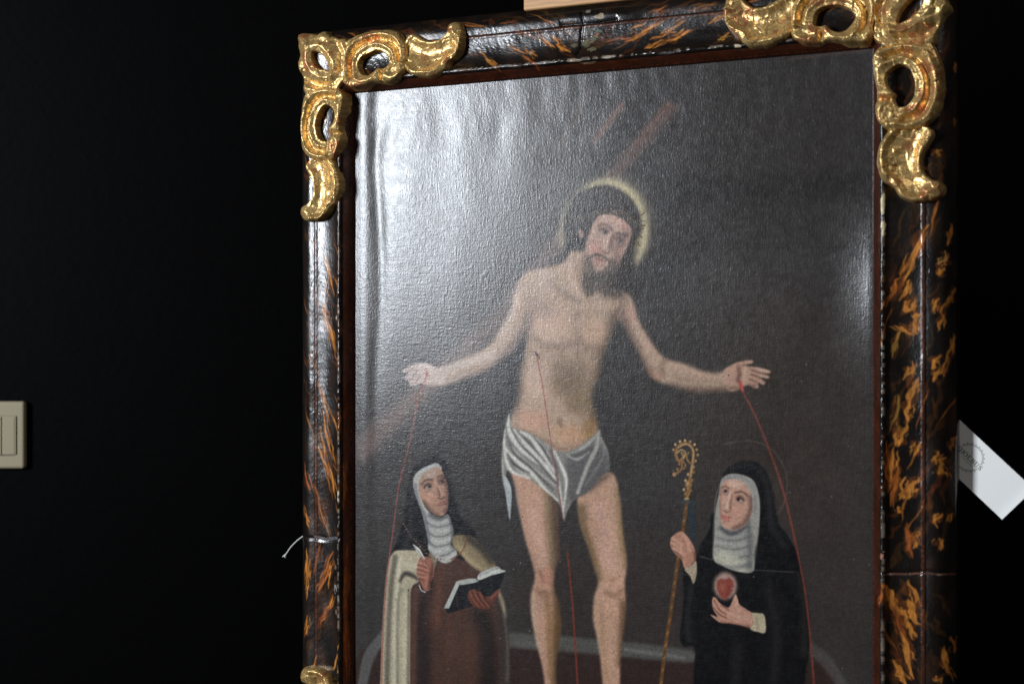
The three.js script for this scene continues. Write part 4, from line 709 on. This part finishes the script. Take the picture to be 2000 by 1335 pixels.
const SEAT = [[-10, 10], [4, 11], [13, 12.5], [26, 8.5], [54, 7], [62, 3.5], [70, -3], [80, -7]];
const railHeight = (d) => { let i = 1; while (i < SEAT.length - 1 && d > SEAT[i][0]) i++; const [d0, w0] = SEAT[i - 1], [d1, w1] = SEAT[i]; return lerp(w0, w1, clamp((d - d0) / (d1 - d0))) - 1.5; };   // the carvings' seat on the moulding, millimetres
const goldMap = (() => {
  const n = 512, c = newCanvas(n, n), g = c.getContext('2d'), im = g.createImageData(n, n), d = im.data;
  const tile = (f) => (x, y) => { const a = x / n, b = y / n, k = smooth(0.75, 1, a), m = smooth(0.75, 1, b); return lerp(lerp(f(x, y), f(x - n, y), k), lerp(f(x, y - n), f(x - n, y - n), k), m); };
  const big = tile((x, y) => fbm(x * 0.014 + 40, y * 0.014 + 40, 5)), fine = tile((x, y) => fbm(x * 0.09 + 90, y * 0.09, 3)), spot = tile((x, y) => noise(x * 0.13 + 300, y * 0.13 + 20));
  for (let y = 0, i = 0; y < n; y++) for (let x = 0; x < n; x++, i += 4) {
    const b = big(x, y), f = fine(x, y), worn = smooth(0.56, 0.72, b + 0.35 * (f - 0.5)), speck = smooth(0.86, 0.95, spot(x, y)), m = 0.85 + 0.4 * (f - 0.5) + 0.3 * (b - 0.5);
    d[i] = lerp(lerp(248, 200, worn), 140, speck * 0.7) * m; d[i + 1] = lerp(lerp(206, 136, worn), 90, speck * 0.7) * m; d[i + 2] = lerp(lerp(132, 88, worn), 50, speck * 0.7) * m; d[i + 3] = 255;
  }
  g.putImageData(im, 0, 0); return canvasTexture(c);
})();
const goldBump = greyTexture(512, 512, (x, y) => 0.5 + 0.7 * (fbm(x * 0.06, y * 0.06, 4) - 0.5) - 0.3 * smooth(0.05, 0, Math.abs(noise(x * 0.04 + 7, y * 0.07) - 0.5)));
const goldMaterial = new THREE.MeshPhysicalMaterial({ name: 'worn_gilding', map: goldMap, metalness: 0.6, roughness: 0.34, bumpMap: goldBump, bumpScale: 0.0004 });
// flats left by the chisel: cells of some 8 mm, each tilted a little its own way
function facet(x, y) {
  const S8 = 8, ix = Math.floor(x / S8), iy = Math.floor(y / S8); let best = 1e9, h = 0;
  for (let j = -1; j <= 1; j++) for (let i = -1; i <= 1; i++) { const cx = (ix + i + hash(ix + i, iy + j)) * S8, cy = (iy + j + hash(ix + i + 91, iy + j + 37)) * S8, d = (x - cx) ** 2 + (y - cy) ** 2; if (d < best) { best = d; h = (hash(ix + i + 5, iy + j) - 0.5) * 0.30 * (x - cx) + (hash(ix + i, iy + j + 5) - 0.5) * 0.30 * (y - cy); } }
  return h;
}
// place(a, b) -> [u, v]; a carving is a relief over its outline, sunk a little into the moulding round its rim
function carve(c, swap, place, flip, salt) {
  const xs = c.poly.map((p) => p[0]), ys = c.poly.map((p) => p[1]), x0 = Math.min(...xs) - 3, x1 = Math.max(...xs) + 3, y0 = Math.min(...ys) - 3, y1 = Math.max(...ys) + 3, step = 0.8;
  const nu = Math.ceil((x1 - x0) / step), nv = Math.ceil((y1 - y0) / step), D = [];
  const g = gridGeometry(nu, nv, (i, j) => {
    const x = x0 + i * step, y = y0 + j * step, jx = x + 1.4 * (noise(x * 0.12 + salt, y * 0.12) - 0.5), jy = y + 1.4 * (noise(x * 0.12, y * 0.12 + salt) - 0.5);
    let d = signed(jx, jy, c.poly);
    for (const h of c.holePolys) d = Math.min(d, -1.9 * signed(jx, jy, h));
    D.push(d);
    let h = 0;
    const k = clamp(d / c.R), dome = Math.sqrt(Math.max(0, 1 - (1 - k) * (1 - k)));
    if (d > 0) { h = c.H * dome; for (const [pts, w, a] of c.lines) { const q = polyDist(jx, jy, pts) / w; if (q < 3) h += a * (a > 0 ? 1.15 * Math.max(0, 1 - q * 0.62) : Math.exp(-q * q)) * Math.min(1, dome * 1.2); } h += facet(x + salt * 31, y + salt * 17) + 0.6 * (fbm(x * 0.12 + salt, y * 0.16, 3) - 0.5); }
    else h = Math.max(-6, d * 3);
    const a = swap ? y : x, b = swap ? x : y, side = Math.min(a, b) < 0 ? Math.min(a, b) : 1 / Math.cbrt(1 / Math.max(a, 1) ** 3 + 1 / Math.max(b, 1) ** 3);
    const [u, v] = place(a, b);
    return [u, v, (railHeight(70 - side) + h) / 1000, a / 90 + salt * 0.13, b / 90 + salt * 0.29];
  }, flip !== swap, (p, q, r, s) => Math.max(D[p], D[q], D[r], D[s]) < -1.6);
  return g;
}
const CO = 0.071;   // where the carvings' corner lies, out from the sight edge
const CORNERS = [
  ['top left gilded corner carving, brightly lit', (a, b) => [UL - CO + a / 1000, VT + CO - b / 1000], true], ['top right gilded corner carving', (a, b) => [UR + CO - a / 1000, VT + CO - b / 1000], false],
  ['bottom left gilded corner carving, only its tip in view', (a, b) => [UL - CO + a / 1000, VB - CO + b / 1000], false], ['bottom right gilded corner carving', (a, b) => [UR + CO - a / 1000, VB - CO + b / 1000], true],
];
CORNERS.forEach(([label, seat, flip], n) => {
  const low = n === 1 ? 6 : 0, place = (a, b) => seat(a, b + low);   // the top right one was nailed on a little low
  const shell = mesh('corner_carving', carve(CARVINGS.corner, false, place, flip, n * 5 + 1), goldMaterial, picture);
  shell.userData.label = label;
  for (const swap of [false, true]) for (const kind of ['scroll', 'leaf']) mesh(CARVINGS[kind].name, carve(CARVINGS[kind], swap, swap ? place : seat, flip, n * 5 + 2 + (swap ? 1 : 0)), goldMaterial, shell);
});

// ================================================================ the wall behind and its switch
const F = new THREE.Vector3(-sinY, 0, -cosY), R = new THREE.Vector3(cosY, 0, -sinY);
const WALL = 1.82;
const onWall = (px, py, off = 0) => { const z = WALL - off; return new THREE.Vector3().copy(camera.position).addScaledVector(F, z).addScaledVector(R, (px - 1000) / FPX * z).add(new THREE.Vector3(0, (667.5 - py) / FPX * z, 0)); };
const wallBump = greyTexture(512, 512, (x, y) => 0.5 + 0.5 * (fbm(x * 0.12, y * 0.12, 3) - 0.5));
wallBump.repeat.set(8, 6);
const wall = mesh('wall', new THREE.BoxGeometry(4.2, 3, 0.1), new THREE.MeshPhysicalMaterial({ specularIntensity: 0.07, name: 'black_wall_paint', color: new THREE.Color(0.0007, 0.0007, 0.0008), roughness: 0.55, bumpMap: wallBump, bumpScale: 0.0004 }), scene);
wall.position.copy(onWall(1000, 667.5, -0.05)); wall.rotation.y = YAW; tag(wall, null, null, { kind: 'structure' });

const plateMat = new THREE.MeshPhysicalMaterial({ name: 'cream_plastic', color: new THREE.Color(0.32, 0.275, 0.175), roughness: 0.45 });
const sw = new THREE.Group(); sw.name = 'light_switch'; scene.add(sw);
tag(sw, 'cream plastic switch plate on the black wall, cut by left edge of photo', 'light switch');
{
  const k = WALL / FPX, x1 = 52, y0 = 783, y1 = 914, W = 132, c = onWall(x1 - W / 2, (y0 + y1) / 2);
  sw.position.copy(c); sw.rotation.y = YAW;
  const H = (y1 - y0) * k, Wm = W * k;
  const body = new RoundedBoxGeometry(Wm, H, 0.011, 5, 0.004); // slightly bowed sides
  { const p = body.attributes.position; for (let i = 0; i < p.count; i++) { const x = p.getX(i), y = p.getY(i); p.setX(i, x * (1 + 0.016 * (1 - (2 * y / H) ** 2))); p.setY(i, y * (1 + 0.016 * (1 - (2 * x / Wm) ** 2))); } body.computeVertexNormals(); }
  mesh('cover_plate', body.translate(0, 0, 0.0035), plateMat, sw);
  const insert = mesh('insert_panel', new RoundedBoxGeometry(Wm * 0.76, H * 0.575, 0.004, 3, 0.0008).translate(0, 0, 0.0085), plateMat, sw);
  const X = (px) => (px - (x1 - W / 2)) * k, Y = (py) => ((y0 + y1) / 2 - py) * k;
  const key = (name, ax, ay, bx, by, z, parent, t = 0.003) => mesh(name, new RoundedBoxGeometry((bx - ax) * k, (by - ay) * k, t, 3, 0.0007).translate(X((ax + bx) / 2), Y((ay + by) / 2), z), plateMat, parent);
  const dark = new THREE.MeshStandardMaterial({ name: 'seam_shadow_gap', color: new THREE.Color(0.16, 0.13, 0.08), roughness: 0.8 });
  const seam = (ax, ay, bx, by) => mesh('seam', new THREE.BoxGeometry((bx - ax) * k, (by - ay) * k, 0.0006).translate(X((ax + bx) / 2), Y((ay + by) / 2), 0.0092), dark, sw);
  seam(-64, 810.2, 33, 811.2); seam(-64, 887.6, 33, 888.6);
  key('blank_filler', 9, 813, 33, 886, 0.0098, insert, 0.0022); key('blank_filler', -64, 813, -38, 886, 0.0098, insert, 0.0022);
  key('module_frame', -37, 812.5, 8, 819, 0.0104, insert); key('module_frame', 4, 819.5, 8, 834, 0.0104, insert); key('module_frame', -37, 834.5, 8, 848, 0.0104, insert); key('module_frame', 4.5, 848.5, 8, 886, 0.0104, insert);
  key('rocker', -30, 849, 4, 886, 0.0100, sw, 0.003).rotation.x = -0.05;
}

// ================================================================ easel clamp, card, thread
{
  const c0 = onPlane(1022, 21, 0.004), z0 = 0.004, W = 0.155, H = 0.06;
  const m = document.createElement('canvas'); m.width = 512; m.height = 256; const g = m.getContext('2d'), im = g.createImageData(512, 256), d = im.data;
  for (let y = 0, i = 0; y < 256; y++) for (let x = 0; x < 512; x++, i += 4) { const s = 0.5 + 0.5 * Math.sin((y + 22 * fbm(x * 0.008, y * 0.02, 3)) * 0.33), n = 0.9 + 0.1 * s + 0.16 * (noise(x * 0.02, y * 0.7) - 0.5); d[i] = 214 * n; d[i + 1] = 164 * n; d[i + 2] = 112 * n; d[i + 3] = 255; }
  g.putImageData(im, 0, 0);
  const wood = new THREE.MeshStandardMaterial({ name: 'pale_beech', map: canvasTexture(m), roughness: 0.55 });
  const bar = new THREE.Group(); bar.name = 'easel_clamp'; bar.position.set(c0[0] + W / 2, EYE + c0[1], 0); scene.add(bar);
  tag(bar, 'pale wooden bar resting on the top edge of the frame', 'easel clamp');
  const body = new RoundedBoxGeometry(W, H, 0.03, 4, 0.0022); body.translate(0, H / 2, z0 - 0.015);
  mesh('clamp_block', body, wood, bar);
  mesh('clamp_mast', new RoundedBoxGeometry(0.045, 0.3, 0.02, 3, 0.002).translate(0, 0.19, z0 - 0.045), wood, bar);
}
{
  // price card: a folded white card hanging behind the right rail
  const w0 = -0.026, q = (x, y) => onPlane(x, y, w0);
  const a = q(1870, 815), b = q(2000, 936), c = q(1958, 1014);
  const ax = new THREE.Vector2(b[0] - a[0], b[1] - a[1]).normalize(), ay = new THREE.Vector2(-ax.y, ax.x);   // ay points up the card
  const rel = (p) => { const d = new THREE.Vector2(p[0] - c[0], p[1] - c[1]); return [d.dot(ax), d.dot(ay)]; };
  const wide = rel(a)[1], long = 0.1, n = 1024, hh = Math.round(n * wide / long);
  const cv = newCanvas(n, hh), g = cv.getContext('2d'); g.fillStyle = '#fbfbf8'; g.fillRect(0, 0, n, hh);
  const K = n / long, lc = rel(q(1894, 893)), X = n + lc[0] * K, Y = hh - lc[1] * K;
  g.fillStyle = g.strokeStyle = 'rgba(96,98,92,1)';
  for (let k = 0; k < 44; k++) { const t = k / 44 * 6.2832, r0 = 118, r1 = 118 + 16 + (k % 2) * 10; if (Math.abs(Math.sin(t)) < 0.16) continue; g.lineWidth = 8; g.beginPath(); g.moveTo(X + r0 * Math.cos(t), Y + r0 * Math.sin(t)); g.lineTo(X + r1 * Math.cos(t), Y + r1 * Math.sin(t)); g.stroke(); }
  g.textAlign = 'center'; g.textBaseline = 'middle'; g.font = 'bold 64px serif';
  'PHOEBUS'.split('').forEach((ch, i) => g.fillText(ch, X + (i - 3) * 46, Y + 2));
  g.font = '20px serif'; g.fillText('—', X, Y - 44); g.lineWidth = 4; g.beginPath(); g.moveTo(X - 66, Y + 42); g.lineTo(X + 66, Y + 42); g.stroke();
  const tx = canvasTexture(cv);
  const paper = new THREE.MeshStandardMaterial({ name: 'white_card', map: tx, roughness: 0.6 });
  const fold = long - 0.006, N = 24, M = 6;
  const bend = (s) => (s > fold ? (s - fold) * 0.18 : 0) + 0.0009 * Math.sin(s / long * 3.0);
  const front = gridGeometry(N, M, (i, j) => { const s = i / N * long, t = j / M * wide, o = s - long; return [ax.x * o + ay.x * t, ax.y * o + ay.y * t, bend(s), i / N, j / M]; });
  const card = new THREE.Group(); card.name = 'price_card'; card.position.set(c[0], EYE + c[1], w0); scene.add(card);
  tag(card, 'white paper card with round printed emblem hanging behind right frame rail', 'card');
  mesh('card_front', front, paper, card);
  const back = gridGeometry(N, M, (i, j) => { const s = i / N * long, t = j / M * wide, o = s - long; return [ax.x * o + ay.x * t, ax.y * o + ay.y * t, bend(s) - 0.0006, i / N, j / M]; }, true);
  mesh('card_back', back, new THREE.MeshStandardMaterial({ name: 'plain_card', color: 0xe8e6e0, roughness: 0.7 }), card);
}
{
  const w0 = -0.02, pts = [[612, 1034], [593, 1046], [580, 1056], [567, 1069], [558, 1081], [551, 1087]].map(([x, y], i) => { const p = onPlane(x, y, w0); return new THREE.Vector3(p[0], p[1], w0 + 0.001 * Math.sin(i)); });
  const base = pts[0].clone(); pts.forEach((p) => p.sub(base));
  const th = new THREE.Group(); th.name = 'loose_thread'; th.position.set(base.x, EYE + base.y, base.z); scene.add(th);
  tag(th, 'thin white thread end sticking out behind left frame rail', 'thread');
  const mat = new THREE.MeshStandardMaterial({ name: 'white_cotton', color: 0xd8d6cc, roughness: 0.9 });
  mesh('strand', new THREE.TubeGeometry(new THREE.CatmullRomCurve3(pts), 30, 0.0007, 6), mat, th);
  const k = onPlane(557, 1086, w0); const tail = new THREE.CatmullRomCurve3([pts[4].clone(), new THREE.Vector3(k[0] - base.x, k[1] - base.y, 0.001), new THREE.Vector3(k[0] - base.x + 0.0004, k[1] - base.y - 0.0012, 0)]);
  mesh('frayed_tip', new THREE.TubeGeometry(tail, 8, 0.0009, 6), mat, th);
}

renderer.render(scene, camera);
